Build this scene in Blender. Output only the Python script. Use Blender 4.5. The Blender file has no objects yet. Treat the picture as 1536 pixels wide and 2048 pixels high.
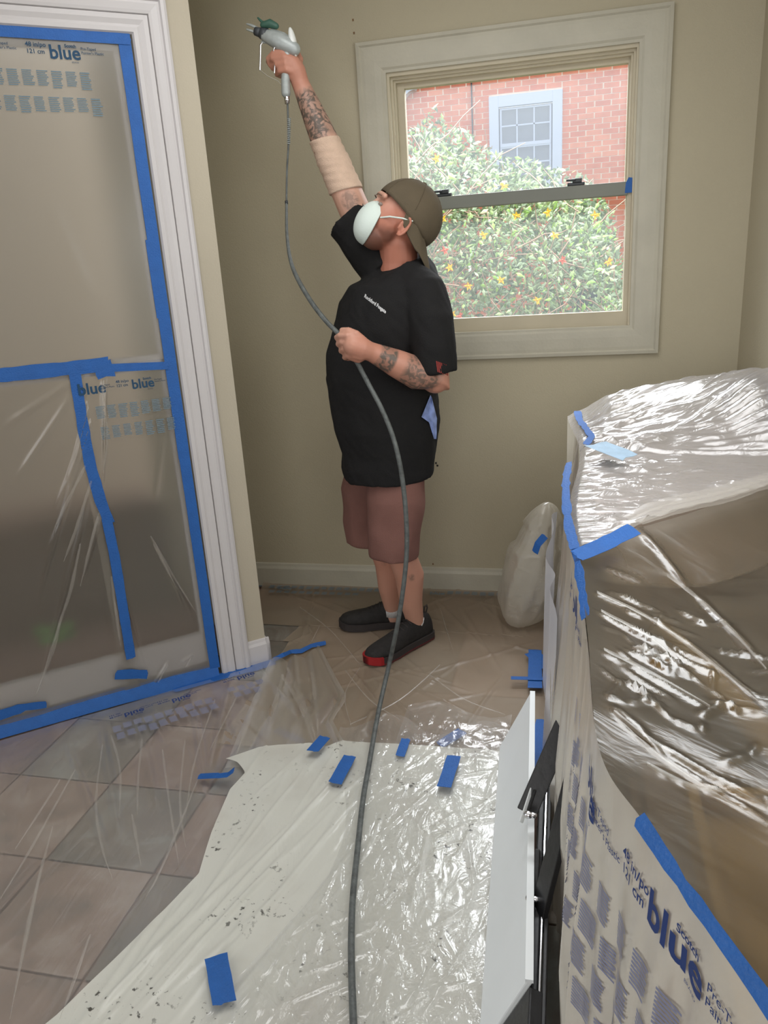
import bpy, bmesh, math, random
import numpy as np
from mathutils import Vector, Matrix, noise
random.seed(7)
PI = math.pi
V = Vector
# ------------------------------------------------------------------ camera, world, lights, exposure
SC = bpy.context.scene
COL = SC.collection
CH = 1.5                                    # camera height
FPX = 1540.0                                # focal length in pixels of the 1536x2048 frame
RW = Matrix(((0.974, -0.010, 0.226), (0.218, 0.313, -0.925), (-0.061, 0.950, 0.307)))
def _ortho(m):
    x = m.col[0].normalized(); z = m.col[2] - x * m.col[2].dot(x); z.normalize()
    y = z.cross(x)
    return Matrix((x, y, z)).transposed()
RW = _ortho(RW)
cam_data = bpy.data.cameras.new('camera')
cam = bpy.data.objects.new('camera', cam_data); COL.objects.link(cam)
cam.matrix_world = Matrix.Translation((0, 0, CH)) @ RW.to_4x4()
cam_data.sensor_fit = 'VERTICAL'; cam_data.sensor_height = 24.0
cam_data.lens = 24.0 * FPX / 2048.0
cam_data.clip_start = 0.02; cam_data.clip_end = 200
SC.camera = cam
world = bpy.data.worlds.new('world'); SC.world = world; world.use_nodes = True
bg = world.node_tree.nodes['Background']
bg.inputs[0].default_value = (0.80, 0.88, 1.0, 1); bg.inputs[1].default_value = 0.95
SC.view_settings.view_transform = 'Standard'; SC.view_settings.look = 'None'
SC.view_settings.gamma = 1.0; SC.view_settings.exposure = 0.36
SC.view_settings.use_curve_mapping = False
def area(name, loc, direction, sx, sy, power, color=(1, 1, 1)):
    l = bpy.data.lights.new(name, 'AREA'); l.shape = 'RECTANGLE'; l.size = sx; l.size_y = sy
    l.energy = power; l.color = color
    o = bpy.data.objects.new(name, l); COL.objects.link(o); o.location = loc
    o.rotation_euler = V(direction).to_track_quat('-Z', 'Y').to_euler()
    return o
area('rear_fill', (-0.15, -1.9, 1.7), (-0.08, 1, -0.08), 1.4, 1.6, 22, (0.99, 0.99, 1.0))  # added fill behind the camera, lifts the room indoors
area('daylight_left_window', (-2.3, -0.7, 1.55), (1, 0.95, -0.06), 1.3, 1.4, 10, (0.97, 0.98, 1.0))
area('ceiling_fill', (-0.45, 1.7, 2.66), (0, 0, -1), 1.2, 1.2, 15, (0.99, 0.99, 1.0))  # added soft overhead fill, no fixture; brightens the dim back wall
area('sky_between_houses', (-0.2, 4.6, 3.35), (0.0, -1, -0.8), 2.4, 1.2, 190, (0.94, 0.97, 1.0))
area('daylight_sink_window', (0.64, 1.75, 1.6), (-1, 0.25, -0.12), 1.3, 0.9, 14, (0.93, 0.97, 1.0))
area('daylight_side_room', (-4.6, 3.3, 1.9), (1, -0.05, -0.35), 1.4, 1.4, 7, (1.0, 0.97, 0.92))

# ------------------------------------------------------------------ helpers
def ray(x, y):
    return RW @ V((x - 768.0, -(y - 1024.0), -FPX)).normalized()
CP = V((0, 0, CH))
def atY(x, y, Y):
    d = ray(x, y); return CP + d * (Y / d.y)
def atZ(x, y, z=0.0):
    d = ray(x, y); return CP + d * ((z - CH) / d.z)
def proj(p):
    c = RW.transposed() @ (V(p) - CP); return 768 + FPX * c.x / -c.z, 1024 - FPX * c.y / -c.z

def tag(o, label=None, cat=None, group=None, kind=None):
    if label: o['label'] = label
    if cat: o['category'] = cat
    if group: o['group'] = group
    if kind: o['kind'] = kind
    return o
def empty(name, loc=(0, 0, 0), label=None, cat=None, group=None, kind=None):
    o = bpy.data.objects.new(name, None); COL.objects.link(o); o.location = loc
    o.empty_display_size = 0.05
    return tag(o, label, cat, group, kind)
class MB:
    def __init__(s): s.v = []; s.f = []
    def add(s, vs, fs):
        n = len(s.v); s.v += [tuple(p) for p in vs]; s.f += [tuple(i + n for i in f) for f in fs]; return s
    def box(s, c, h, M=None):
        vs = [V((c[0] + sx * h[0], c[1] + sy * h[1], c[2] + sz * h[2])) for sx in (-1, 1) for sy in (-1, 1) for sz in (-1, 1)]
        if M: vs = [M @ p for p in vs]
        return s.add(vs, [(0, 1, 3, 2), (4, 6, 7, 5), (0, 4, 5, 1), (2, 3, 7, 6), (0, 2, 6, 4), (1, 5, 7, 3)])
    def rings(s, rings, close=True, cap0=True, cap1=True):
        n = len(rings[0]); vs = [p for r in rings for p in r]; fs = []
        for i in range(len(rings) - 1):
            for j in range(n if close else n - 1):
                k = (j + 1) % n
                fs.append((i * n + j, i * n + k, (i + 1) * n + k, (i + 1) * n + j))
        if cap0 and close: fs.append(tuple(range(n))[::-1])
        if cap1 and close: fs.append(tuple((len(rings) - 1) * n + j for j in range(n)))
        return s.add(vs, fs)
    def tube(s, pts, rad, seg=12, round_ends=True, flat=None):
        pts = [V(p) for p in pts]
        if not hasattr(rad, '__len__'): rad = [rad] * len(pts)
        rad = list(rad)
        T = []
        for i in range(len(pts)):
            a = pts[max(i - 1, 0)]; b = pts[min(i + 1, len(pts) - 1)]; T.append((b - a).normalized())
        up = V((0, 0, 1)) if abs(T[0].z) < 0.9 else V((1, 0, 0))
        n0 = (up - T[0] * up.dot(T[0])).normalized(); rr = []
        N = []
        for t in T:
            n0 = (n0 - t * n0.dot(t)).normalized(); N.append(n0.copy())
        def ring(p, t, n, r):
            b = t.cross(n)
            return [p + (n * math.cos(2 * PI * k / seg) + b * math.sin(2 * PI * k / seg)) * r for k in range(seg)]
        if round_ends:
            for a in (80, 55, 28): rr.append(ring(pts[0] - T[0] * rad[0] * math.sin(math.radians(a)), T[0], N[0], rad[0] * math.cos(math.radians(a))))
        for p, t, n, r in zip(pts, T, N, rad): rr.append(ring(p, t, n, r))
        if round_ends:
            for a in (28, 55, 80): rr.append(ring(pts[-1] + T[-1] * rad[-1] * math.sin(math.radians(a)), T[-1], N[-1], rad[-1] * math.cos(math.radians(a))))
        return s.rings(rr)
    def ell(s, c, ax, nu=20, nv=12):
        c = V(c); ax = [V(a) for a in ax]; rr = []
        for i in range(1, nv):
            th = PI * i / nv
            rr.append([c + ax[2] * math.cos(th) + (ax[0] * math.cos(2 * PI * k / nu) + ax[1] * math.sin(2 * PI * k / nu)) * math.sin(th) for k in range(nu)])
        n0 = len(s.v); s.rings(rr, cap0=False, cap1=False)
        a = len(s.v); s.v += [tuple(c + ax[2]), tuple(c - ax[2])]
        for k in range(nu):
            s.f.append((n0 + (k + 1) % nu, n0 + k, a)); s.f.append((n0 + (nv - 2) * nu + k, n0 + (nv - 2) * nu + (k + 1) % nu, a + 1))
        return s
    def grid(s, fn, nu, nv):
        vs = [fn(i / nu, j / nv) for j in range(nv + 1) for i in range(nu + 1)]
        fs = [(j * (nu + 1) + i, j * (nu + 1) + i + 1, (j + 1) * (nu + 1) + i + 1, (j + 1) * (nu + 1) + i) for j in range(nv) for i in range(nu)]
        return s.add(vs, fs)
    def mesh(s, name, m=None, smooth=False):
        me = bpy.data.meshes.new(name); me.from_pydata(s.v, [], s.f); me.update()
        if smooth: me.polygons.foreach_set('use_smooth', [True] * len(me.polygons))
        if m: me.materials.append(m)
        return me
    def build(s, name, m=None, parent=None, smooth=False, bevel=0, fix=True):
        me = s.mesh(name, m, smooth)
        if fix:
            bm = bmesh.new(); bm.from_mesh(me); bmesh.ops.recalc_face_normals(bm, faces=bm.faces)
            if bevel: bmesh.ops.bevel(bm, geom=bm.edges[:], offset=bevel, segments=2, affect='EDGES', profile=0.6)
            bm.to_mesh(me); bm.free()
        o = bpy.data.objects.new(name, me); COL.objects.link(o)
        if parent:
            o.parent = parent
            o.matrix_parent_inverse = Matrix.Translation(-V(world_loc(parent)))
        return o
def world_loc(o):
    return V(o.location) if o.type == 'EMPTY' else V((0, 0, 0))
def remesh(mb, voxel, smooth_it=3):
    me = mb.mesh('tmp'); o = bpy.data.objects.new('tmp', me); COL.objects.link(o)
    bm = bmesh.new(); bm.from_mesh(me); bmesh.ops.recalc_face_normals(bm, faces=bm.faces); bm.to_mesh(me); bm.free()
    r = o.modifiers.new('r', 'REMESH'); r.mode = 'VOXEL'; r.voxel_size = voxel; r.use_smooth_shade = True
    if smooth_it:
        q = o.modifiers.new('s', 'SMOOTH'); q.iterations = smooth_it; q.factor = 0.5
    dg = bpy.context.evaluated_depsgraph_get(); e = o.evaluated_get(dg)
    out = bpy.data.meshes.new_from_object(e)
    bpy.data.objects.remove(o); bpy.data.meshes.remove(me)
    return out
def link(name, me, m, parent=None):
    me.name = name; me.materials.clear(); me.materials.append(m)
    o = bpy.data.objects.new(name, me); COL.objects.link(o)
    if parent:
        o.parent = parent; o.matrix_parent_inverse = Matrix.Translation(-V(world_loc(parent)))
    return o

# ------------------------------------------------------------------ materials
def nmat(name):
    m = bpy.data.materials.new(name); m.use_nodes = True; nt = m.node_tree
    return m, nt, nt.nodes['Principled BSDF']
def N(nt, t, **k):
    n = nt.nodes.new(t)
    for a, b in k.items():
        if a.startswith('i_'): n.inputs[a[2:].replace('_', ' ')].default_value = b
        else: setattr(n, a, b)
    return n
def L(nt, a, b): nt.links.new(a, b)
def c4(c): return (c[0], c[1], c[2], 1)
def srgb(r, g, b):
    f = lambda v: (v / 255.0 / 12.92) if v / 255.0 <= 0.04045 else ((v / 255.0 + 0.055) / 1.055) ** 2.4
    return (f(r), f(g), f(b))
def mat(name, col, rough=0.6, metal=0.0, var=0.0, vscale=8.0, bump=0.0, bscale=60.0, spec=0.5, stretch=None):
    m, nt, p = nmat(name)
    p.inputs['Base Color'].default_value = c4(col); p.inputs['Roughness'].default_value = rough
    p.inputs['Metallic'].default_value = metal; p.inputs['Specular IOR Level'].default_value = spec
    tc = N(nt, 'ShaderNodeTexCoord'); mp = N(nt, 'ShaderNodeMapping'); L(nt, tc.outputs['Object'], mp.inputs[0])
    if stretch: mp.inputs['Scale'].default_value = stretch
    if var:
        n = N(nt, 'ShaderNodeTexNoise', i_Scale=vscale, i_Detail=6.0); L(nt, mp.outputs[0], n.inputs['Vector'])
        r = N(nt, 'ShaderNodeMapRange'); r.inputs[1].default_value = 0.3; r.inputs[2].default_value = 0.7
        r.inputs[3].default_value = 1 - var; r.inputs[4].default_value = 1 + var; L(nt, n.outputs[0], r.inputs[0])
        h = N(nt, 'ShaderNodeHueSaturation'); h.inputs['Color'].default_value = c4(col); L(nt, r.outputs[0], h.inputs['Value'])
        L(nt, h.outputs[0], p.inputs['Base Color'])
    if bump:
        n = N(nt, 'ShaderNodeTexNoise', i_Scale=bscale, i_Detail=5.0); L(nt, mp.outputs[0], n.inputs['Vector'])
        b = N(nt, 'ShaderNodeBump', i_Strength=bump, i_Distance=0.01); L(nt, n.outputs[0], b.inputs['Height']); L(nt, b.outputs[0], p.inputs['Normal'])
    return m
def film_mat(name, tint=(0.95, 0.95, 0.93), haze=0.2, blur=0.0, gloss=0.12, rough=0.12, bump=0.5, bscale=30.0, stretch=(1, 1, 1), rot=0.0, clear=(1, 1, 1), trans=0.5, brough=0.35, fres=.4):
    """thin polyethylene film: clear part, blurred part, milky part and a sheen"""
    m = bpy.data.materials.new(name); m.use_nodes = True; nt = m.node_tree; nt.nodes.clear()
    out = N(nt, 'ShaderNodeOutputMaterial')
    tc = N(nt, 'ShaderNodeTexCoord'); mp = N(nt, 'ShaderNodeMapping'); L(nt, tc.outputs['Object'], mp.inputs[0])
    mp.inputs['Scale'].default_value = stretch; mp.inputs['Rotation'].default_value = (0, 0, rot)
    n = N(nt, 'ShaderNodeTexNoise', i_Scale=bscale, i_Detail=4.0, i_Distortion=0.8); L(nt, mp.outputs[0], n.inputs['Vector'])
    b = N(nt, 'ShaderNodeBump', i_Strength=bump, i_Distance=0.01); L(nt, n.outputs[0], b.inputs['Height'])
    tr = N(nt, 'ShaderNodeBsdfTransparent'); tr.inputs[0].default_value = c4(clear)
    cur = tr.outputs[0]
    if blur:
        rf = N(nt, 'ShaderNodeBsdfRefraction', i_Roughness=brough, i_IOR=1.18); rf.inputs[0].default_value = c4(clear)
        mx = N(nt, 'ShaderNodeMixShader', i_Fac=blur); L(nt, cur, mx.inputs[1]); L(nt, rf.outputs[0], mx.inputs[2]); cur = mx.outputs[0]
    df = N(nt, 'ShaderNodeBsdfDiffuse'); df.inputs[0].default_value = c4(tint); L(nt, b.outputs[0], df.inputs['Normal'])
    tl = N(nt, 'ShaderNodeBsdfTranslucent'); tl.inputs[0].default_value = c4(tint); L(nt, b.outputs[0], tl.inputs['Normal'])
    mt = N(nt, 'ShaderNodeMixShader', i_Fac=trans); L(nt, df.outputs[0], mt.inputs[1]); L(nt, tl.outputs[0], mt.inputs[2])
    mh = N(nt, 'ShaderNodeMixShader', i_Fac=haze); L(nt, cur, mh.inputs[1]); L(nt, mt.outputs[0], mh.inputs[2])
    gl = N(nt, 'ShaderNodeBsdfGlossy', i_Roughness=rough); gl.inputs[0].default_value = (1, 1, 1, 1); L(nt, b.outputs[0], gl.inputs['Normal'])
    lw = N(nt, 'ShaderNodeLayerWeight', i_Blend=0.35); L(nt, b.outputs[0], lw.inputs['Normal'])
    ma = N(nt, 'ShaderNodeMath', operation='MULTIPLY_ADD'); L(nt, lw.outputs['Fresnel'], ma.inputs[0]); ma.inputs[1].default_value = fres; ma.inputs[2].default_value = gloss
    mc = N(nt, 'ShaderNodeClamp'); L(nt, ma.outputs[0], mc.inputs[0])
    mg = N(nt, 'ShaderNodeMixShader'); L(nt, mc.outputs[0], mg.inputs[0]); L(nt, mh.outputs[0], mg.inputs[1]); L(nt, gl.outputs[0], mg.inputs[2])
    L(nt, mg.outputs[0], out.inputs[0])
    return m

M = {}
M['wall'] = mat('wall_paint', srgb(178, 169, 145), 0.75, var=0.035, vscale=2.2, bump=0.15, bscale=180)
M['wallL'] = mat('wall_paint_left', srgb(176, 167, 148), 0.75, var=0.03, vscale=2.5, bump=0.1, bscale=180)
M['ceil'] = mat('ceiling_paint', (0.75, 0.74, 0.7), 0.8, var=0.02)
M['trim'] = mat('white_trim', srgb(192, 188, 187), 0.4, var=0.02, vscale=5)
M['wtrim'] = mat('window_trim', srgb(182, 177, 160), 0.5, var=0.05, vscale=9, bump=0.1, bscale=90, stretch=(1, 1, 1))
M['sash'] = mat('sash_paint', srgb(190, 180, 156), 0.55, var=0.06, vscale=6)
M['rail'] = mat('meeting_rail', srgb(120, 122, 112), 0.5, var=0.05)
M['black'] = mat('black_steel', (0.012, 0.012, 0.013), 0.42, 0.0, bump=0.1)
M['dark'] = mat('dark_lock', (0.03, 0.034, 0.036), 0.4, 0.3)
M['chrome'] = mat('chrome', (0.75, 0.75, 0.78), 0.18, 1.0)
M['tape'] = mat('blue_tape', srgb(26, 88, 160), 0.6, var=0.06, vscale=30, bump=0.3, bscale=220)
M['tapeL'] = mat('faded_tape', srgb(150, 176, 198), 0.6, var=0.08, vscale=40, bump=0.2, bscale=220)
M['ink'] = mat('print_ink', srgb(18, 62, 92), 0.7)
M['ink2'] = mat('print_ink_fine', srgb(104, 122, 132), 0.8)
M['inkN'] = mat('print_ink_navy', srgb(24, 52, 110), 0.7)
M['inkN2'] = mat('print_ink_navy_fine', srgb(122, 126, 150), 0.8)
M['grout'] = mat('grout', srgb(138, 112, 100), 0.9, var=0.12, vscale=30)
M['board'] = mat('white_board', srgb(226, 230, 230), 0.45, var=0.015)
M['shirt'] = mat('black_cotton', (0.015, 0.0145, 0.0145), 0.9, bump=0.25, bscale=300, spec=0.15)
M['shorts'] = mat('brown_shorts', srgb(118, 84, 76), 0.9, var=0.06, vscale=14, bump=0.25, bscale=260, spec=0.2)
M['shoe'] = mat('black_shoe_knit', (0.022, 0.02, 0.019), 0.75, var=0.2, vscale=60, bump=0.3, bscale=400, spec=0.3)
M['sole'] = mat('dark_rubber_sole', (0.03, 0.024, 0.023), 0.7)
M['red'] = mat('red_rubber', srgb(150, 22, 26), 0.6)
M['maroon'] = mat('maroon_rubber', srgb(84, 34, 34), .7)
M['sock'] = mat('white_sock', (0.6, 0.58, 0.56), 0.9, bump=0.4, bscale=250)
M['cap'] = mat('olive_cap_cloth', srgb(92, 82, 66), 0.9, var=0.05, vscale=20, bump=0.25, bscale=350, spec=0.2)
M['mask'] = mat('white_dust_mask', srgb(205, 216, 208), 0.85, bump=0.15, bscale=200)
M['bandage'] = mat('beige_bandage', srgb(206, 178, 156), 0.95, var=0.05, vscale=40, bump=0.5, bscale=300)
M['rag'] = mat('blue_white_rag', srgb(132, 150, 200), 0.9, var=.3, vscale=30)
M['gun'] = mat('painted_metal_gun', srgb(166, 172, 170), 0.4, 0.2, var=0.12, vscale=60)
M['gunD'] = mat('dark_plastic', srgb(62, 66, 70), 0.5)
M['tip'] = mat('green_spray_tip', srgb(56, 92, 78), 0.5)
M['hose'] = mat('grey_hose', srgb(84, 88, 86), 0.5, var=0.35, vscale=45, bump=0.3, bscale=120)
M['wood'] = mat('brown_wood', srgb(112, 84, 54), 0.6, var=0.2, vscale=3, stretch=(1, 6, 1))
M['ochre'] = mat('ochre_wood', srgb(170, 130, 58), 0.6, var=0.15, vscale=6)
M['counter'] = mat('taupe_countertop', srgb(150, 136, 124), 0.4, var=0.06)
M['steel'] = mat('brushed_faucet', srgb(92, 80, 68), 0.4, 0.5)
M['brickmortar'] = mat('mortar', srgb(250, 226, 200), 0.95, var=0.05, vscale=20)
M['eave'] = mat('white_bracket', srgb(230, 235, 245), 0.6)
M['ntrim'] = mat('neighbour_trim', srgb(214, 220, 236), 0.6)
M['blind'] = mat('blind_slats', srgb(166, 168, 178), 0.7)
M['stem'] = mat('pale_stems', srgb(176, 150, 130), 0.9, var=0.2)
M['grass'] = mat('grass', srgb(120, 140, 84), 0.95, var=0.3, vscale=6)
M['yellow'] = mat('yellow_petals', srgb(244, 200, 40), 0.7, var=0.1)
M['orange'] = mat('orange_leaf', srgb(226, 110, 84), 0.8)
M['terra'] = mat('terracotta', srgb(206, 104, 80), 0.8)
M['greybox'] = mat('grey_unit', srgb(110, 120, 124), 0.8)
M['film_clear'] = film_mat('clear_floor_film', haze=0.10, gloss=0.015, fres=.22, rough=0.3, bump=0.3, bscale=9, stretch=(3, 0.6, 1))
M['film_door'] = film_mat('milky_door_film', tint=srgb(180, 172, 156), haze=0.36, blur=1.0, brough=0.62, gloss=0.03, rough=0.3, bump=0.1, bscale=3, trans=0.35)
M['film_doorclear'] = film_mat('door_film_lower', tint=srgb(180, 172, 156), haze=0.24, blur=1.0, brough=0.5, gloss=0.04, rough=0.25, bump=0.15, bscale=5, trans=0.35)
M['film_top'] = film_mat('counter_film', tint=srgb(226, 222, 220), haze=0.42, gloss=0.13, fres=.45, rough=0.19, bump=0.5, bscale=14, stretch=(0.9, 2.4, 1), trans=0.3, blur=0.6, brough=0.25)
M['film_near'] = film_mat('near_film', tint=srgb(190, 174, 150), haze=0.13, gloss=0.015, fres=.14, rough=0.24, bump=0.3, bscale=9, stretch=(0.8, 2, 1), trans=0.4, blur=0.75, brough=0.45)
M['film_side'] = film_mat('side_film', tint=srgb(222, 214, 200), haze=0.72, gloss=0.05, rough=0.25, bump=0.2, bscale=6, stretch=(2, 2, 0.4), trans=0.45)
M['film_white'] = film_mat('white_film', tint=srgb(240, 242, 250), haze=0.98, gloss=0.05, rough=0.3, bump=0.3, bscale=8, stretch=(1, 1, 0.5), trans=0.15)
M['film_bag'] = film_mat('bag_film', tint=srgb(226, 220, 206), haze=0.52, gloss=0.03, fres=.25, rough=0.3, bump=0.8, bscale=14, trans=0.5)
M['film_crisp'] = film_mat('crisp_film', haze=0.14, gloss=0.06, fres=.3, rough=0.16, bump=0.9, bscale=16, stretch=(1.6, 0.9, 1), rot=0.4)

def wall_stains(): pass
# slate-look tile material: object-random tone between warm pinkish and grey-green, cloudy veining
def tile_mat():
    m, nt, p = nmat('slate_tile'); oi = N(nt, 'ShaderNodeObjectInfo'); ge = N(nt, 'ShaderNodeNewGeometry')
    n1 = N(nt, 'ShaderNodeTexNoise', i_Scale=5.0, i_Detail=8.0, i_Roughness=0.62); n1.inputs['Distortion'].default_value = 0.8
    n1.noise_dimensions = '4D'; L(nt, oi.outputs['Random'], n1.inputs['W']); L(nt, ge.outputs['Position'], n1.inputs['Vector'])
    r1 = N(nt, 'ShaderNodeValToRGB'); L(nt, n1.outputs[0], r1.inputs[0])
    e = r1.color_ramp.elements; e[0].position = 0.32; e[0].color = c4(srgb(92, 89, 83)); e[1].position = 0.68; e[1].color = c4(srgb(140, 139, 134))
    x = e.new(0.5); x.color = c4(srgb(118, 107, 98))
    r2 = N(nt, 'ShaderNodeValToRGB'); L(nt, oi.outputs['Random'], r2.inputs[0]); r2.color_ramp.interpolation = 'CONSTANT'
    e = r2.color_ramp.elements; e[0].position = 0; e[0].color = c4((1.2, 1.0, 0.92)); e[1].position = 0.3; e[1].color = c4((0.68, 0.73, 0.70))
    for q, c in ((0.45, (1.28, 1.10, 1.0)), (0.65, (0.95, 0.98, 0.94)), (0.82, (0.76, 0.70, 0.64))): z = e.new(q); z.color = c4(c)
    mx = N(nt, 'ShaderNodeMix', data_type='RGBA', blend_type='MULTIPLY'); mx.inputs[0].default_value = 1
    L(nt, r1.outputs[0], mx.inputs[6]); L(nt, r2.outputs[0], mx.inputs[7])
    L(nt, mx.outputs[2], p.inputs['Base Color']); p.inputs['Roughness'].default_value = 0.6
    b = N(nt, 'ShaderNodeBump', i_Strength=0.3, i_Distance=0.006); L(nt, n1.outputs[0], b.inputs['Height']); L(nt, b.outputs[0], p.inputs['Normal'])
    return m
M['tile'] = tile_mat()
def brick_mat():
    m, nt, p = nmat('red_brick'); oi = N(nt, 'ShaderNodeObjectInfo'); ge = N(nt, 'ShaderNodeNewGeometry')
    n1 = N(nt, 'ShaderNodeTexNoise', i_Scale=9.0, i_Detail=6.0); L(nt, ge.outputs['Position'], n1.inputs['Vector'])
    r2 = N(nt, 'ShaderNodeValToRGB'); L(nt, oi.outputs['Random'], r2.inputs[0])
    e = r2.color_ramp.elements; e[0].color = c4(srgb(224, 120, 88)); e[1].color = c4(srgb(248, 152, 114))
    h = N(nt, 'ShaderNodeHueSaturation'); L(nt, r2.outputs[0], h.inputs['Color'])
    r = N(nt, 'ShaderNodeMapRange'); r.inputs[3].default_value = 0.8; r.inputs[4].default_value = 1.2; L(nt, n1.outputs[0], r.inputs[0]); L(nt, r.outputs[0], h.inputs['Value'])
    L(nt, h.outputs[0], p.inputs['Base Color']); p.inputs['Roughness'].default_value = 0.9
    return m
M['brick'] = brick_mat()
def leaf_mat():
    m, nt, p = nmat('bush_leaves'); ge = N(nt, 'ShaderNodeNewGeometry')
    r = N(nt, 'ShaderNodeValToRGB'); L(nt, ge.outputs['Random Per Island'], r.inputs[0])
    e = r.color_ramp.elements; e[0].color = c4(srgb(104, 124, 90)); e[1].color = c4(srgb(190, 204, 164))
    for q, c in ((0.25, (128, 146, 112)), (0.5, (146, 166, 122)), (0.7, (168, 182, 156)), (0.85, (150, 194, 92))): z = e.new(q); z.color = c4(srgb(*c))
    L(nt, r.outputs[0], p.inputs['Base Color']); p.inputs['Roughness'].default_value = 0.55
    return m
M['leaf'] = leaf_mat()
def dropmat():
    m = film_mat('white_drop_sheet', tint=srgb(224, 224, 214), haze=0.86, gloss=0.02, rough=0.3, bump=0.4, bscale=7, stretch=(2.2, 0.8, 1), rot=0.5, trans=0.1)
    nt = m.node_tree; df = [n for n in nt.nodes if n.type == 'BSDF_DIFFUSE'][0]; ge = N(nt, 'ShaderNodeNewGeometry')
    n1 = N(nt, 'ShaderNodeTexNoise', i_Scale=60.0, i_Detail=3.0, i_Roughness=0.6); L(nt, ge.outputs['Position'], n1.inputs['Vector'])
    n2 = N(nt, 'ShaderNodeTexNoise', i_Scale=6.0, i_Detail=2.0); L(nt, ge.outputs['Position'], n2.inputs['Vector'])
    a = N(nt, 'ShaderNodeMapRange'); a.inputs[1].default_value = 0.61; a.inputs[2].default_value = 0.67; L(nt, n1.outputs[0], a.inputs[0])
    b = N(nt, 'ShaderNodeMapRange'); b.inputs[1].default_value = 0.5; b.inputs[2].default_value = 0.62; L(nt, n2.outputs[0], b.inputs[0])
    mu = N(nt, 'ShaderNodeMath', operation='MULTIPLY'); L(nt, a.outputs[0], mu.inputs[0]); L(nt, b.outputs[0], mu.inputs[1])
    n3 = N(nt, 'ShaderNodeTexNoise', i_Scale=3.2, i_Detail=4.0); L(nt, ge.outputs['Position'], n3.inputs['Vector'])
    r3 = N(nt, 'ShaderNodeMapRange'); r3.inputs[1].default_value = 0.52; r3.inputs[2].default_value = 0.75; r3.inputs[4].default_value = 0.45; L(nt, n3.outputs[0], r3.inputs[0])
    m1 = N(nt, 'ShaderNodeMix', data_type='RGBA'); L(nt, r3.outputs[0], m1.inputs[0]); m1.inputs[6].default_value = c4(srgb(222, 222, 212)); m1.inputs[7].default_value = c4(srgb(176, 166, 154))
    m2 = N(nt, 'ShaderNodeMix', data_type='RGBA'); L(nt, mu.outputs[0], m2.inputs[0]); L(nt, m1.outputs[2], m2.inputs[6]); m2.inputs[7].default_value = c4(srgb(84, 84, 78))
    L(nt, m2.outputs[2], df.inputs[0])
    return m
M['drop'] = dropmat()
def skin_mat():
    m, nt, p = nmat('skin'); tc = N(nt, 'ShaderNodeTexCoord')
    at = N(nt, 'ShaderNodeAttribute', attribute_name='tattoo'); bd = N(nt, 'ShaderNodeAttribute', attribute_name='beard')
    rd = N(nt, 'ShaderNodeAttribute', attribute_name='flush')
    n1 = N(nt, 'ShaderNodeTexNoise', i_Scale=46.0, i_Detail=6.0, i_Distortion=1.2); L(nt, tc.outputs['Object'], n1.inputs['Vector'])
    r1 = N(nt, 'ShaderNodeMapRange'); r1.inputs[1].default_value = 0.44; r1.inputs[2].default_value = 0.56; r1.inputs[3].default_value = 0.42; L(nt, n1.outputs[0], r1.inputs[0])
    mu = N(nt, 'ShaderNodeMath', operation='MULTIPLY'); L(nt, r1.outputs[0], mu.inputs[0]); L(nt, at.outputs['Fac'], mu.inputs[1])
    n2 = N(nt, 'ShaderNodeTexNoise', i_Scale=9.0, i_Detail=4.0); L(nt, tc.outputs['Object'], n2.inputs['Vector'])
    base = N(nt, 'ShaderNodeMix', data_type='RGBA'); L(nt, n2.outputs[0], base.inputs[0]); base.inputs[6].default_value = c4(srgb(192, 146, 124)); base.inputs[7].default_value = c4(srgb(204, 162, 142))
    m0 = N(nt, 'ShaderNodeMix', data_type='RGBA'); L(nt, rd.outputs['Fac'], m0.inputs[0]); L(nt, base.outputs[2], m0.inputs[6]); m0.inputs[7].default_value = c4(srgb(174, 112, 90))
    m1 = N(nt, 'ShaderNodeMix', data_type='RGBA'); L(nt, bd.outputs['Fac'], m1.inputs[0]); L(nt, m0.outputs[2], m1.inputs[6]); m1.inputs[7].default_value = c4(srgb(92, 60, 48))
    m2 = N(nt, 'ShaderNodeMix', data_type='RGBA'); L(nt, mu.outputs[0], m2.inputs[0]); L(nt, m1.outputs[2], m2.inputs[6]); m2.inputs[7].default_value = c4(srgb(92, 80, 70))
    L(nt, m2.outputs[2], p.inputs['Base Color']); p.inputs['Roughness'].default_value = 0.5
    p.inputs['Subsurface Weight'].default_value = 0.0
    b = N(nt, 'ShaderNodeBump', i_Strength=0.1, i_Distance=0.003); L(nt, n1.outputs[0], b.inputs['Height']); L(nt, b.outputs[0], p.inputs['Normal'])
    return m
M['skin'] = skin_mat()
def glass_mat(name, fog=0.06, gloss=0.05, fres=.06):
    m = film_mat(name, tint=(0.9, 0.95, 1.0), haze=fog, gloss=gloss, rough=0.02, bump=0.0, trans=0.9, fres=fres); return m
M['glass'] = glass_mat('window_glass', 0.05, 0.0, .03)
M['nglass'] = glass_mat('neighbour_glass', 0.35, 0.05)

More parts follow.
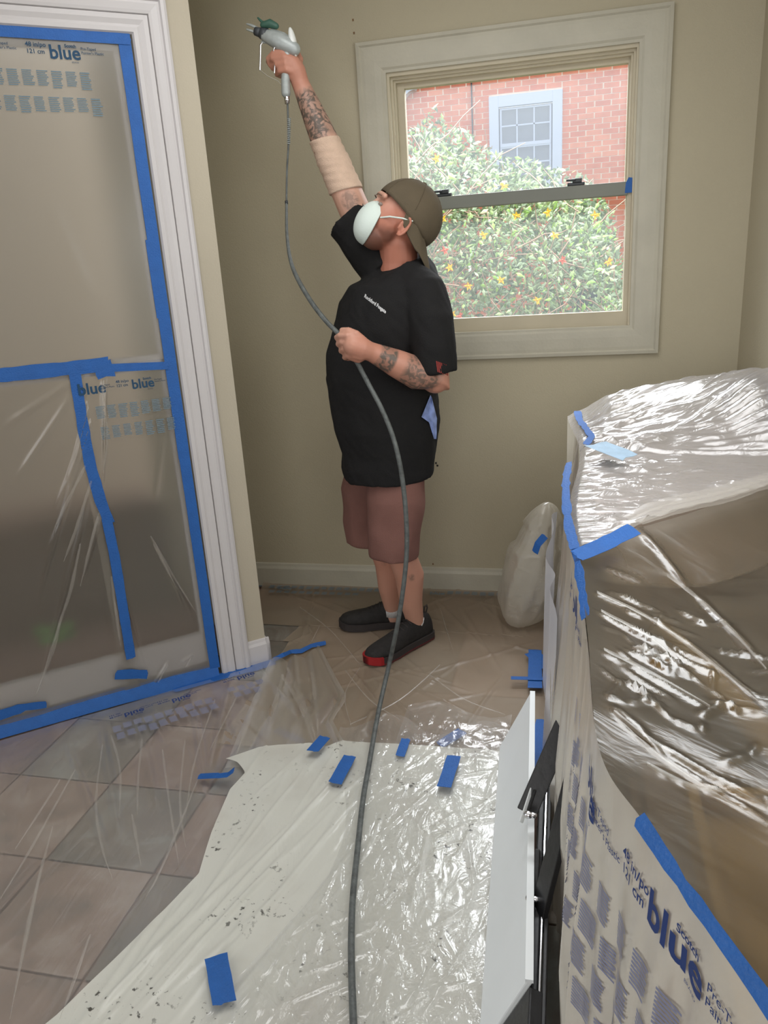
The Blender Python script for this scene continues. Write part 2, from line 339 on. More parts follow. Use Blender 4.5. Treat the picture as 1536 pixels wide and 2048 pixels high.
# ------------------------------------------------------------------ ridged film surfaces
def seg_d(px, py, a, b):
    ax, ay = a; bx, by = b; dx, dy = bx - ax, by - ay; l2 = dx * dx + dy * dy
    t = ((px - ax) * dx + (py - ay) * dy) / l2; t = max(0, min(1, t))
    return math.hypot(px - ax - t * dx, py - ay - t * dy), t
RC = {}
def ridges(px, py, R):
    h = 0; CS = .05
    key = id(R); 
    if key not in RC: RC[key] = (R, {})
    cells = RC[key][1]; ck = (int(px // CS), int(py // CS)); sub = cells.get(ck)
    if sub is None:
        cx, cy = (ck[0] + .5) * CS, (ck[1] + .5) * CS
        sub = cells[ck] = [r for r in R if seg_d(cx, cy, r[0], r[1])[0] < 3 * r[2] + CS * .75]
    for a, b, w, k in sub:
        d, t = seg_d(px, py, a, b)
        if d < 3 * w: h += k * math.exp(-(d / w) ** 2) * min(1, 4 * min(t, 1 - t) + 0.15)
    return h
# ------------------------------------------------------------------ structure: floor, walls, ceiling
YB = 3.32; XR = 0.67; ZC = 2.72
ang = math.radians(40.2); DU = V((math.cos(ang), math.sin(ang), 0)); DN = V((math.sin(ang), -math.cos(ang), 0)); DT = V((-1.223, 2.538, 0))
def D(u, z, n=0.0): return DT + DU * u + DN * n + V((0, 0, z))
def door_uv(x, y):
    d = ray(x, y); t = (DT - CP).dot(DN) / d.dot(DN); p = CP + d * t
    return (p - DT).dot(DU), p.z
fl = MB().box((-2.2, 1.2, -0.05), (3.2, 3.6, 0.04)).build('floor', M['grout']); tag(fl, kind='structure')
ts = 0.328; nvar = 6; tmesh = []
for k in range(nvar):
    mb = MB(); h = ts / 2 - 0.0035
    vs = [V((sx * (h - e), sy * (h - e), z)) for z, e in ((-0.012, 0), (-0.002, 0), (0.0, 0.0025)) for sx, sy in ((-1, -1), (1, -1), (1, 1), (-1, 1))]
    vs = [p + V((random.uniform(-.0008, .0008), random.uniform(-.0008, .0008), 0)) for p in vs]
    mb.rings([vs[0:4], vs[4:8], vs[8:12]]); tmesh.append(mb.mesh('tile', M['tile']))
for i in range(-8, 6):
    for j in range(0, 10):
        cx = -1.048 + (i + 0.5) * ts + (0.0 if j > 3 else 0.0); cy = 1.133 + (j - 1.5) * 0.326
        if cx > XR + 0.1 or cx < -3.0 or cy > YB + .1 or cy < 0.3: continue
        if (V((cx, cy, 0)) - DT).dot(DN) < -0.35 and cx < -1.35: continue
        o = bpy.data.objects.new('tile', tmesh[random.randrange(nvar)]); COL.objects.link(o)
        o.location = (cx, cy, -0.001 + random.uniform(-.0006, .0006)); o.rotation_euler.z = 0; o.scale = (1, 0.326 / 0.328, 1); o.parent = fl
# back wall with the window opening
WX0, WX1, WZ0, WZ1 = -0.695, 0.262, 1.18, 2.205
mb = MB()
def wbox(mb, x0, x1, y0, y1, z0, z1, Mx=None): mb.box(((x0 + x1) / 2, (y0 + y1) / 2, (z0 + z1) / 2), ((x1 - x0) / 2, (y1 - y0) / 2, (z1 - z0) / 2), Mx)
wbox(mb, -2.0, WX0, YB, YB + .14, 0, ZC); wbox(mb, WX1, XR + .12, YB, YB + .14, 0, ZC)
wbox(mb, WX0, WX1, YB, YB + .14, 0, WZ0); wbox(mb, WX0, WX1, YB, YB + .14, WZ1, ZC)
tag(mb.build('wall_back', M['wall']), kind='structure')
mb = MB(); wbox(mb, XR, XR + .12, -2.1, YB, 0, ZC); wr = tag(mb.build('wall_right', M['wall']), kind='structure')
mb = MB(); wbox(mb, -4.2, XR + .12, -2.2, -2.08, 0, ZC); tag(mb.build('wall_rear', M['wall']), kind='structure')
mb = MB(); wbox(mb, -4.2, XR + .12, -2.2, YB + .14, ZC, ZC + .08); tag(mb.build('ceiling', M['ceil']), kind='structure')
# door wall (in its own u,n,z frame)
DM = Matrix(((DU.x, -DN.x, 0, DT.x), (DU.y, -DN.y, 0, DT.y), (0, 0, 1, 0), (0, 0, 0, 1)))   # local y = depth behind the wall face
mb = MB()
wbox(mb, -0.012, 0.085, 0.0, 0.115, 0, ZC, DM); wbox(mb, -2.6, -0.012, 0.0, 0.115, 2.30, ZC, DM); wbox(mb, -2.6, -1.5, 0.0, 0.115, 0, 2.30, DM)
wl = tag(mb.build('wall_left', M['wallL']), kind='structure')
mb = MB(); a = D(0.085, 0, -0.115); b = V((-1.75, YB, 0))
dd = (b - a).normalized(); nn = V((-dd.y, dd.x, 0)) * 0.1
mb.rings([[a, b, b + nn, a + nn], [p + V((0, 0, ZC)) for p in (a, b, b + nn, a + nn)]]); tag(mb.build('wall_nook', M['wall']), kind='structure')
# baseboards
def bb_profile(h=0.13, t=0.014): return [(0, 0), (t, 0), (t, h * .78), (t * .65, h * .88), (t * .5, h * .97), (0, h)]
def run(name, a, b, nrm, prof, m, parent=None, kind='structure'):
    a = V(a); b = V(b); nrm = V(nrm)
    r = [[p + nrm * d + V((0, 0, z)) for d, z in prof] for p in (a, b)]
    o = MB().rings(r).build(name, m, parent)
    if kind: tag(o, kind=kind)
    return o
run('baseboard_back', (-1.74, YB, 0.0), (XR, YB, 0.0), (0, -1, 0), bb_profile(), M['wtrim'])
run('baseboard_left', D(0.0, 0), D(0.085, 0) + DU * .014, DN, bb_profile(0.105), M['trim'])
run('baseboard_nook', D(0.085, 0, 0.014), D(0.085, 0, -0.115), DU, bb_profile(0.105), M['trim'])
# ------------------------------------------------------------------ mitred frames
def frame(names, rect, prof, to3, m, parent, sides=(0, 1, 2, 3)):
    u0, u1, z0, z1 = rect; outs = []
    def cor(k, d): return ((u0 + d, z0 + d), (u1 - d, z0 + d), (u1 - d, z1 - d), (u0 + d, z1 - d))[k]
    for k in sides:
        r = []
        for kk in (k, (k + 1) % 4): r.append([to3(*cor(kk, d), h) for d, h in prof])
        outs.append(MB().rings(r).build(names, m, parent))
    return outs
win = empty('window_1', (-.22, YB, 1.1), kind='structure')
cas = [(0, 0.0), (0, 0.019), (0.012, 0.021), (0.018, 0.015), (0.03, 0.0165), (0.07, 0.0175), (0.095, 0.016), (0.103, 0.011), (0.113, 0.011), (0.113, 0.0)]
tw = lambda u, z, h: V((u, YB - h, z))
frame('casing_board', (-0.803, 0.366, 1.09, 2.317), cas, tw, M['wtrim'], win)
frame('stop_bead', (-0.692, 0.259, 1.18, 2.204), [(0, -0.10), (0, 0.0), (.013, 0.0), (.013, -0.02), (.022, -0.02), (.022, -0.035), (.03, -.035), (.03, -0.10)], tw, M['sash'], win)
def sash(rect, yoff, stile, top, bot, m, name='sash'):
    u0, u1, z0, z1 = rect; yc = YB + yoff
    s = MB(); wbox(s, u0, u0 + stile, yc, yc + .035, z0, z1); wbox(s, u1 - stile, u1, yc, yc + .035, z0, z1); wbox(s, u0 + stile, u1 - stile, yc + .001, yc + .034, z1 - top, z1)
    o = s.build(name, m, win, bevel=0)
    s = MB(); wbox(s, u0 + stile, u1 - stile, yc, yc + .034, z0, z0 + bot); s.build('bottom_rail', m, o)
    s = MB(); wbox(s, u0 + stile, u1 - stile, yc + .014, yc + .018, z0 + bot, z1 - top); s.build('pane', M['glass'], o)
    return o
up = sash((-0.67, 0.258, 1.70, 2.204), 0.062, 0.036, 0.048, 0.03, M['sash'])
lo = sash((-0.668, 0.262, 1.19, 1.742), 0.022, 0.034, 0.004, 0.068, M['sash'])
s = MB(); wbox(s, -0.66, 0.232, YB + .012, YB + .052, 1.693, 1.742); s.build('meeting_rail', M['rail'], lo, bevel=.003)
for lx in (-0.485, 0.037):
    s = MB(); s.box((lx, YB + .03, 1.748), (.033, .016, .006)); s.box((lx + .004, YB + .02, 1.76), (.018, .010, .008)); s.box((lx - .02, YB + .008, 1.762), (.018, .005, .004))
    s.build('sash_lock', M['dark'], lo, bevel=.003)
s = MB(); wbox(s, WX0 + .02, WX1 - .02, YB + .005, YB + .14, 1.175, 1.192); s.build('sill', M['sash'], win)
# ------------------------------------------------------------------ door in the left wall: casing and the frame behind the film
door = empty('door_1', D(-0.6, 0), kind='structure')
dcas = [(0, 0), (0, .02), (.008, .024), (.018, .024), (.022, .017), (.03, .019), (.048, .016), (.056, .013), (.056, 0)]
dcas2 = [(0.056, 0), (.056, .013), (.058, .006), (.062, .018), (.075, .0175), (.088, .012), (.096, .015), (.108, .014), (.113, .006), (.113, 0)]
td = lambda u, z, h: D(u, z, h)
R0 = (-1.75, 0.008, -0.12, 2.325)
for pr, nm in ((dcas, 'outer_casing'), (dcas2, 'inner_casing')):
    for k in (1, 2):
        r = []
        u0, u1, z0, z1 = R0
        c = {1: ((u1, z0), (u1, z1)), 2: ((u1, z1), (u0, z1))}[k]
        for q, (cu, cz) in enumerate(c):
            row = []
            for d, h in pr:
                uu = cu - d if (cu == u1) else cu; zz = cz - d if cz == z1 else 0.004
                row.append(td(uu, zz, h))
            r.append(row)
        MB().rings(r).build(nm, M['trim'], door)
# white glazed door leaf behind the film
pd = [(0, -.03), (0, -.018), (.045, -.018), (.055, -.024), (.055, -.05), (0, -.05)]
frame('door_stile', (-1.55, -0.106, 0.02, 2.225), pd, td, M['trim'], door)
s = MB(); wbox(s, -1.5, -.15, .018, .05, .02, .185, DM); s.build('bottom_rail', M['trim'], door)
s = MB(); wbox(s, -1.5, -.15, .018, .05, 1.20, 1.25, DM); s.build('mid_rail', M['trim'], door)
# things in the next room, seen blurred
rm = MB(); 
wbox(rm, -4.0, .6, 2.2, 2.3, -.2, 2.8, DM); wbox(rm, -4.0, -3.9, 1.9, 2.2, -.2, 2.8, DM)
tag(rm.build('wall_next_room', mat('next_room_wall', srgb(138, 126, 110), .8)), kind='structure')
rm = MB(); wbox(rm, -4.0, .0, .12, 2.2, -.1, -.02, DM); tag(rm.build('floor_next_room', mat('next_room_floor', srgb(96, 76, 60), .7, var=.1)), kind='structure')
def nbox(name, u0, u1, n0, n1, z0, z1, m, label, cat, extra=None):
    s = MB(); wbox(s, u0, u1, n0, n1, z0, z1, DM)
    e = empty(name, D((u0 + u1) / 2, z0, -(n0 + n1) / 2), label, cat); s.build('body', m, e, bevel=.01)
    if extra: extra(e)
    return e
def fridge_x(e):
    s = MB(); wbox(s, -1.00, -.98, .27, .298, .4, 1.0, DM); s.build('handle', M['chrome'], e)
nbox('appliance', -2.2, -0.93, .30, .80, .30, 1.12, mat('pale_enamel', srgb(160, 164, 156), .5), 'pale grey-green block, blurred, behind the lower left door film', 'appliance', fridge_x)
def cab_x(e):
    for k in range(2):
        s = MB(); wbox(s, -1.0 + k * .42, -.62 + k * .42, .97, .995, .06, .44, DM); s.build('cabinet_door', mat('dark_wood_front', srgb(70, 50, 38), .6), e)
nbox('sideboard', -1.7, -0.1, 1.0, 1.45, 0.0, .50, mat('dark_wood', srgb(74, 56, 44), .6), 'dark brown low piece of furniture, blurred, behind the lower door film', 'sideboard', cab_x)
s = MB()
for k in range(16):
    a = k * 2.4; c = D(-.66 + .05 * math.cos(a), .24 + .012 * (k % 5), -.22 + .04 * math.sin(a))
    s.ell(c, (V((.03, 0, .01)), V((0, .018, 0)), V((0, 0, .02))), 8, 5)
pl = s.build('leafy_plant', mat('plant_green', srgb(70, 120, 50), .6), None, True); tag(pl, 'small green blurred plant low behind the door film', 'plant')

# ------------------------------------------------------------------ printed text helper
TXT = {}
def text_pts(txt, size, bold=0.0):
    key = (txt, size, bold)
    if key in TXT: return TXT[key]
    c = bpy.data.curves.new('t', 'FONT'); c.body = txt; c.size = size; c.offset = bold; c.resolution_u = 3; c.align_x = 'LEFT'
    o = bpy.data.objects.new('t', c)
    me = o.to_mesh()
    vs = [tuple(v.co) for v in me.vertices]; fs = [tuple(p.vertices) for p in me.polygons]
    o.to_mesh_clear(); bpy.data.objects.remove(o); bpy.data.curves.remove(c)
    TXT[key] = (vs, fs)
    return vs, fs
def film_print(fn, items, m, m2, parent, blocks=(), flip=1):
    """items: (text, u, v, size, bold); fn(u, v) -> point just above the film"""
    a = MB()
    for t, u, v, sz, bd in items:
        vs, fs = text_pts(t, sz, bd); a.add([fn(u + x, v + y * flip) for x, y, z in vs], fs)
    if a.v: tag(a.build('printed_lettering', m, parent, fix=False), kind='stuff')
    b = MB()
    for u, v, w, h, n in blocks:
        for k in range(n):
            y = v - (k + .5) * h / n * flip; e = w * (0.94 if k % 3 else 1.0) * random.uniform(.8, 1)
            t = h / n * .30
            b.add([fn(u, y - t), fn(u + e / 2, y - t), fn(u + e, y - t), fn(u + e, y + t), fn(u + e / 2, y + t), fn(u, y + t)], [(0, 1, 4, 5), (1, 2, 3, 4)])
    if b.v: tag(b.build('printed_paragraphs', m2, parent, fix=False), kind='stuff')
def logo(u, v, s=1.0, f=1):
    return [('blue', u, v, .052 * s, .0012 * s), ('Scotch', u + .046 * s, v + .0310 * s * f, .0120 * s, .0004), ('BRAND', u + .060 * s, v - .010 * s * f, .006 * s, 0)]
def strip_text(u, v, s=1.0, f=1):
    return [('Pre-Taped', u, v + .012 * s * f, .013 * s, .0001), ("Painter's Plastic", u, v - .002 * s * f, .013 * s, .0001)]
def dims_text(u, v, s=1.0, f=1):
    return [('48 in/po', u, v + .014 * s * f, .017 * s, .0003), ('121 cm', u, v - .004 * s * f, .017 * s, .0003)]
def blockrow(u0, v, n, w=.030, h=.036, gap=.042, sh=0.0):
    return [(u0 + k * gap, v + sh * k, w, h * random.uniform(.85, 1.1), 8) for k in range(n)]
# ------------------------------------------------------------------ blue masking tape
def tape(pts, width, label, m=None, up=None, fn=None, thick=.0006, wob=.0, name='masking_tape', frac=8, torn=True):
    """strip through pts (world), width across direction up x tangent"""
    P = [V(p) for p in pts]; Q = []
    for i in range(len(P) - 1):
        n = max(1, int((P[i + 1] - P[i]).length / .02))
        for k in range(n): Q.append(P[i].lerp(P[i + 1], k / n))
    Q.append(P[-1]); up = V(up); s = MB(); rr = []
    for i, q in enumerate(Q):
        t = (Q[min(i + 1, len(Q) - 1)] - Q[max(i - 1, 0)]).normalized(); c = up.cross(t).normalized()
        w = width / 2 * (1 + wob * noise.noise(q * 30)); jit = (random.uniform(-.004, .004) if torn and i in (0, len(Q) - 1) else 0)
        z = up * (thick + .0012 * (0.5 + .5 * noise.noise(q * 40)))
        rr.append([q - c * w + t * jit, q - c * w + z + t * jit, q - c * w * .3 + z * 1.2 - t * jit, q + c * w * .3 + z + t * jit, q + c * w + z - t * jit, q + c * w - t * jit])
    o = s.rings(rr).build(name, m or M['tape'], None, smooth=False)
    return tag(o, label, 'tape')
# door tape
def Dp(u, z, n=.008): return D(u, z, n)
dtape = empty('masking_tape', D(-.13, 1.1, .008), 'long vertical blue tape down the right side of the doorway film', 'tape')
def dstrip(u, z0, z1, w, m=M['tape'], du=0.0):
    s = MB(); rr = []
    for k in range(13):
        z = z0 + (z1 - z0) * k / 12; uu = u + du * k / 12 + .0015 * noise.noise(V((u * 9, z * 9, 0)))
        rr.append([D(uu - w / 2, z, .004), D(uu - w / 2, z, .0055), D(uu + w / 2, z, .0058), D(uu + w / 2, z, .004)])
    return s.rings(rr).build('tape_piece', m, dtape)
dstrip(-.130, .035, .90, .038); dstrip(-.131, .88, 1.40, .040); dstrip(-.133, 1.37, 1.62, .044); dstrip(-.130, 1.60, 2.222, .038)
tp = tape([Dp(-1.5, 2.203, .0065), Dp(-.8, 2.204, .0065), Dp(-.112, 2.203, .0065)], .040, 'blue tape across the top of the doorway film', up=DN)
tape([Dp(-1.5, 1.243), Dp(-.75, 1.240), Dp(-.42, 1.238), Dp(-.335, 1.238)], .044, 'blue tape running level across the doorway, left of the printed lower film', up=DN, wob=.2)
tape([Dp(-.345, 1.226), Dp(-.145, 1.212)], .026, 'narrow blue tape joining level strip to right-hand vertical strip', up=DN)
tape([Dp(*door_uv(190, 745)), Dp(*door_uv(165, 728)), Dp(*door_uv(212, 742))][0:1] + [Dp(*door_uv(225, 735))], .05, 'crumpled blue tape scrap where the level strips overlap', up=DN, wob=.5)
tape([Dp(*door_uv(148, 740)), Dp(*door_uv(165, 850)), Dp(*door_uv(180, 930)), Dp(*door_uv(200, 1000)), Dp(*door_uv(218, 1045))], .036, 'blue tape slanting down the lower film, upper length', up=DN, wob=.15)
tape([Dp(*door_uv(212, 1035), .010), Dp(*door_uv(228, 1110), .010), Dp(*door_uv(246, 1220), .010), Dp(*door_uv(261, 1314), .010)], .034, 'blue tape slanting down the lower film, lower length', up=DN, wob=.1)
tape([Dp(*door_uv(231, 1348)), Dp(*door_uv(262, 1346)), Dp(*door_uv(293, 1347))], .034, 'short loose blue tape piece near foot of doorway film', up=DN, wob=.4)
tape([Dp(*door_uv(-60, 1440)), Dp(*door_uv(0, 1428)), Dp(*door_uv(50, 1412)), Dp(*door_uv(92, 1407))], .034, 'dark blue tape end at lower left foot of doorway film', up=DN, wob=.5)
tape([D(-1.5, .034, .006), D(-.9, .034, .006), D(-.5, .032, .007), D(-.12, .022, .010)], .058, 'long blue tape along the foot of the doorway film', up=(DN * .9 + V((0, 0, .35))).normalized())
tape([D(-.30, .006, .022), D(-.1, .006, .030), D(.02, .006, .040), D(.10, .006, .034)], .050, 'blue tape on the floor under the white door casing foot', up=(0, 0, 1))
# door films
def Rr(n, box, ang0, ang1, l0, l1, w, k):
    out = []
    for _ in range(n):
        x = random.uniform(box[0], box[1]); y = random.uniform(box[2], box[3]); a = random.uniform(ang0, ang1); l = random.uniform(l0, l1)
        out.append(((x, y), (x + l * math.cos(a), y + l * math.sin(a)), random.uniform(.6, 1.4) * w, random.uniform(.4, 1.2) * k))
    return out
def film_thing(name, fn, nu, nv, m, label, group=None):
    o = MB().grid(fn, nu, nv).build(name, m, None, smooth=True, fix=False)
    return tag(o, label, 'plastic film', group)
def pxr(p, q, w, k): return (door_uv(*p), door_uv(*q), w, k)
RD = [pxr((195, 720), (205, 900), .012, .006)] + Rr(4, (-1, -.3, 1.3, 2.0), 1.2, 1.9, .3, .6, .02, .002)
f1 = film_thing('plastic_film', lambda s, t: (lambda u, z: D(u, z, .002 + ridges(u, z, RD) + .002 * noise.noise(V((u * 4, z * 4, 0)))))(-1.5 + 1.38 * s, 1.235 + (2.19 - 1.235) * t), 80, 60, M['film_door'], 'milky plastic film over upper doorway printed along the top')
film_print(lambda u, z: D(u, z, .006),
           logo(-.353, 2.135) + strip_text(-.262, 2.152, .8) + dims_text(-.415, 2.15) + strip_text(-.505, 2.155, .8) + logo(-.61, 2.135),
           M['ink'], M['ink2'], f1, blockrow(-.60, 2.105, 9, .032, .046, .0405, -.0003) + blockrow(-.62, 2.035, 10, .032, .046, .0405, -.0003))
RL = [pxr((190, 760), (120, 1040), .005, .008), pxr((200, 780), (75, 1200), .004, .009), pxr((215, 990), (160, 1170), .006, .008), pxr((175, 1000), (110, 1260), .006, .009), pxr((110, 1250), (85, 1370), .006, .006), pxr((165, 880), (110, 1020), .004, .006), pxr((140, 1000), (90, 1110), .004, .004), pxr((150, 780), (30, 960), .006, .004), pxr((150, 760), (10, 850), .006, .004)]
f2 = film_thing('plastic_film', lambda s, t: (lambda u, z: D(u, z, .002 + ridges(u, z, RL) + .003 * noise.noise(V((u * 4, z * 3, 3)))))(-1.5 + 1.08 * s, .02 + 1.21 * t), 200, 130, M['film_doorclear'], 'wrinkled see-through plastic film over lower left doorway')
RRt = [pxr((205, 760), (210, 930), .006, .008), pxr((212, 760), (205, 990), .003, .008), pxr((300, 1070), (390, 1240), .004, .005), pxr((310, 1080), (370, 1220), .003, .004), pxr((230, 1170), (245, 1290), .004, .005), pxr((310, 1365), (335, 1325), .004, .010), pxr((360, 1325), (385, 1310), .004, .006), pxr((250, 1190), (290, 1330), .005, .005), pxr((330, 850), (310, 1000), .01, .003)]
f3 = film_thing('plastic_film', lambda s, t: (lambda u, z: D(u, z, .002 + ridges(u, z, RRt) + .003 * noise.noise(V((u * 5, z * 3, 8)))))(-.47 + .35 * s, .03 + 1.175 * t), 110, 200, M['film_doorclear'], 'plastic film over lower right doorway beside the vertical tape')
film_print(lambda u, z: D(u, z, .012),
           logo(-.272, 1.148, .85) + strip_text(-.195, 1.163, .45) + dims_text(-.322, 1.163, .75) + strip_text(-.372, 1.163, .55) + logo(-.445, 1.148)[:1],
           M['ink'], M['ink2'], f3, blockrow(-.40, 1.105, 7, .030, .046, .037) + blockrow(-.395, 1.035, 7, .028, .046, .037))

M['film_fold'] = film_mat('film_fold', tint=srgb(214, 208, 198), haze=0.22, gloss=0.0, fres=.10, rough=0.35, bump=0.0, trans=.3)
def folds(parent, to3, lines, w=.006):
    s = MB()
    for ln in lines:
        pts = [V(to3(*p)) for p in ln]; n_ = V(to3.up); Q = cr(pts, 6) if len(pts) > 2 else [pts[0].lerp(pts[1], k / 8) for k in range(9)]
        rr = []
        for i, q in enumerate(Q):
            t = (Q[min(i + 1, len(Q) - 1)] - Q[max(i - 1, 0)]).normalized(); c = n_.cross(t).normalized(); f = i / (len(Q) - 1)
            ww = w * random.uniform(.8, 1.2) * (.25 + .9 * math.sin(PI * min(1, .1 + f)) ** .6) / 2
            rr.append([q - c * ww, q + n_ * .004, q + c * ww])
        s.rings(rr, close=False)
    tag(s.build('folds', M['film_fold'], parent, True, fix=False), kind='stuff')
def cr(pts, k=6):
    out = []
    for i in range(len(pts) - 1):
        p0, p1, p2, p3 = pts[max(i - 1, 0)], pts[i], pts[i + 1], pts[min(i + 2, len(pts) - 1)]
        for j in range(k):
            f = j / k; out.append(0.5 * ((2 * p1) + (p2 - p0) * f + (2 * p0 - 5 * p1 + 4 * p2 - p3) * f * f + (3 * p1 - p0 - 3 * p2 + p3) * f ** 3))
    return out + [pts[-1]]
def fd(x, y): return D(*door_uv(x, y), .012)
fd.up = DN
def ff(x, y): return atZ(x, y, .018)
ff.up = V((0, 0, 1))
folds(f2, fd, [[(170, 930), (130, 1010), (110, 1050)], [(182, 960), (150, 1060), (127, 1120)], [(160, 1085), (140, 1180), (120, 1240), (75, 1380)], [(195, 1030), (180, 1090), (160, 1170)], [(120, 1240), (105, 1300), (70, 1390)], [(228, 1200), (240, 1290)]], .009)
folds(f3, fd, [[(203, 770), (213, 870), (205, 950)], [(206, 760), (204, 860)], [(300, 1070), (345, 1150), (392, 1225)], [(305, 1085), (350, 1170)], [(315, 1362), (335, 1325)], [(370, 1332), (384, 1308)], [(222, 1150), (232, 1240)]], .007)
# ------------------------------------------------------------------ floor films and the white sheet
def Fz(x, y, z): return V((x, y, z))
BR = [((-.06, -.02), (-.33, -.62), .012, .012), ((.02, .0), (.06, -.66), .010, .014), ((.10, .0), (.26, -.50), .012, .016), ((-.25, -.1), (-.36, -.72), .010, .010), ((-.45, -.08), (-.50, -.7), .012, .010), ((-.58, -.1), (-.62, -.75), .010, .010), ((-.7, -.15), (-.66, -.8), .009, .008), ((-.9, -.1), (-.95, -.8), .012, .008)] + Rr(16, (-1.2, .1, -.6, -.1), -1.9, -1.3, .15, .45, .006, .004)
def filmB(s, t):
    u = -1.6 + 1.72 * s - .30 * t * s; n = .03 + 1.45 * t + .04 * math.sin(s * 9) * t
    h = .004 + ridges(u, -n, BR) + .004 * (1 + noise.noise(V((u * 5, n * 3, 0)))) + .012 * math.exp(-((u - .08) / .06) ** 2 - ((n - .1) / .12) ** 2)
    return D(u, h, n)
f4 = film_thing('plastic_film', filmB, 220, 190, M['film_clear'], 'clear plastic film on floor tiles in front of the doorway, with upside-down print')
def fB(u, v): return D(u, .024, .045 - v)
film_print(fB, logo(-.33, -.078, .8, -1) + logo(-.50, -.078, .8, -1) + strip_text(-.28, -.068, .8, -1) + strip_text(-.44, -.068, .8, -1) + dims_text(-.38, -.068, .8, -1) + dims_text(-.55, -.068, .8, -1) + logo(-.075, -.055, .8, -1) + dims_text(-.13, -.05, .8, -1),
           M['inkN'], M['inkN2'], f4, [(u, v - 2 * h, w, h, n) for u, v, w, h, n in blockrow(-.55, -.105, 10, .032, .04, .036) + blockrow(-.545, -.155, 10, .030, .04, .036) + blockrow(-.13, -.085, 4, .03, .036, .036) + blockrow(-.12, -.13, 3, .03, .036, .036)], flip=-1)
CR = Rr(60, (-1.5, 0, 1.9, 3.2), 0.3, 2.8, .15, .7, .007, .006) + [((-1.05, 2.5), (-.78, 2.15), .012, .014), ((-.95, 2.55), (-.72, 2.2), .01, .016), ((-1.1, 2.45), (-.95, 2.1), .01, .012), ((-.80, 2.55), (-.62, 2.30), .006, .012), ((-.62, 2.3), (-.66, 2.08), .02, .02), ((-.7, 2.5), (-.45, 2.2), .006, .008), ((-.7, 2.55), (-.3, 2.3), .006, .008)]
def filmN(s, t):
    y = 2.02 + 1.29 * t; x0 = max(-1.62 + max(0, 2.45 - y) * .55, -1.45 if y > 2.9 else -1.16 + (2.7 - y) * -.2); x1 = 0.0
    if y < 2.75: x0 = -1.12
    x = x0 + (x1 - x0) * s
    return V((x, y, .006 + ridges(x, y, CR) + .003 * noise.noise(V((x * 6, y * 6, 2))) + (.018 * max(0, 1 - (3.31 - y) / .04))))
M['film_nook'] = film_mat('nook_film', tint=srgb(176, 158, 136), haze=0.5, gloss=0.02, fres=.15, rough=0.3, bump=0.5, bscale=7, stretch=(1.6, .8, 1), trans=.1)
f5 = film_thing('plastic_film', filmN, 190, 190, M['film_nook'], 'hazy plastic film covering the nook floor under the worker')
film_print(lambda u, v: V((u, v, .026)), logo(-.6, 3.235, .8, 1)[:1] + logo(-1.35, 3.235, .8)[:1], M['ink2'], M['ink2'], f5, [(u, v, w, h, 5) for u, v, w, h, n in blockrow(-1.4, 3.28, 17, .03, .035, .038) + blockrow(-.52, 3.28, 11, .03, .035, .038) + blockrow(-1.38, 3.22, 12, .03, .03, .038)])
folds(f4, ff, [[(205, 1490), (192, 1600), (203, 1690), (226, 1760)], [(222, 1470), (240, 1540), (238, 1640)], [(284, 1480), (276, 1560), (275, 1630)], [(264, 1630), (283, 1735)], [(325, 1500), (338, 1600), (360, 1745)], [(105, 1655), (60, 1830), (20, 2040)], [(85, 1720), (30, 1990)], [(430, 1400), (390, 1520), (370, 1640)], [(395, 1560), (330, 1720), (290, 1800)], [(150, 1540), (60, 1700), (0, 1800)], [(120, 1560), (30, 1700)], [(475, 1390), (420, 1500)], [(180, 1870), (120, 2040)], [(370, 1480), (360, 1600), (372, 1700)]], .007)
folds(f5, ff, [[(600, 1215), (660, 1260), (720, 1330)], [(880, 1330), (800, 1400), (700, 1450)], [(860, 1350), (930, 1400), (1010, 1430)], [(690, 1340), (740, 1400), (800, 1440)], [(720, 1335), (690, 1390), (705, 1460)], [(880, 1215), (905, 1300)], [(640, 1250), (620, 1290)]], .004)
# gathered blue taped edge of the film on the floor by the wall end
tape([D(.10, .012, .03), D(.14, .03, .045), D(.18, .02, .02), D(.22, .015, .03), D(.27, .02, .02), D(.33, .02, .03)], .02, 'wavy blue tape edge of floor film beyond the wall end', up=(0.1, -.5, .9), wob=.3)
SKL = [(540, 1320), (500, 1420), (450, 1540)]; SKR = [(640, 1300), (690, 1392), (664, 1448), (688, 1492)]
def pl(pts, t):
    x = t * (len(pts) - 1); i = min(int(x), len(pts) - 2); f = x - i; return pts[i][0] + (pts[i + 1][0] - pts[i][0]) * f, pts[i][1] + (pts[i + 1][1] - pts[i][1]) * f
def skirt(s, t):
    a = pl(SKL, t); b = pl(SKR, t); p = atZ(a[0] + (b[0] - a[0]) * s, a[1] + (b[1] - a[1]) * s + 12 * math.sin(PI * s) * (1 - t), .012)
    return p + V((0, 0, .020 * abs(math.sin(s * 9 + 2 * t)) * (1 - .6 * t) + .012 * (s > .94)))
f5b = film_thing('plastic_film', skirt, 60, 50, M['film_clear'], 'folded clear film fanning from wavy tape by the wall end')
folds(f5b, ff, [[(540, 1325), (505, 1420), (470, 1520)], [(566, 1350), (545, 1430), (536, 1495)], [(560, 1345), (600, 1410), (628, 1490)], [(575, 1335), (612, 1420), (632, 1480)], [(620, 1310), (632, 1400), (636, 1470)], [(642, 1302), (670, 1360), (688, 1395), (664, 1440), (672, 1490)], [(590, 1310), (600, 1380)]], .014)
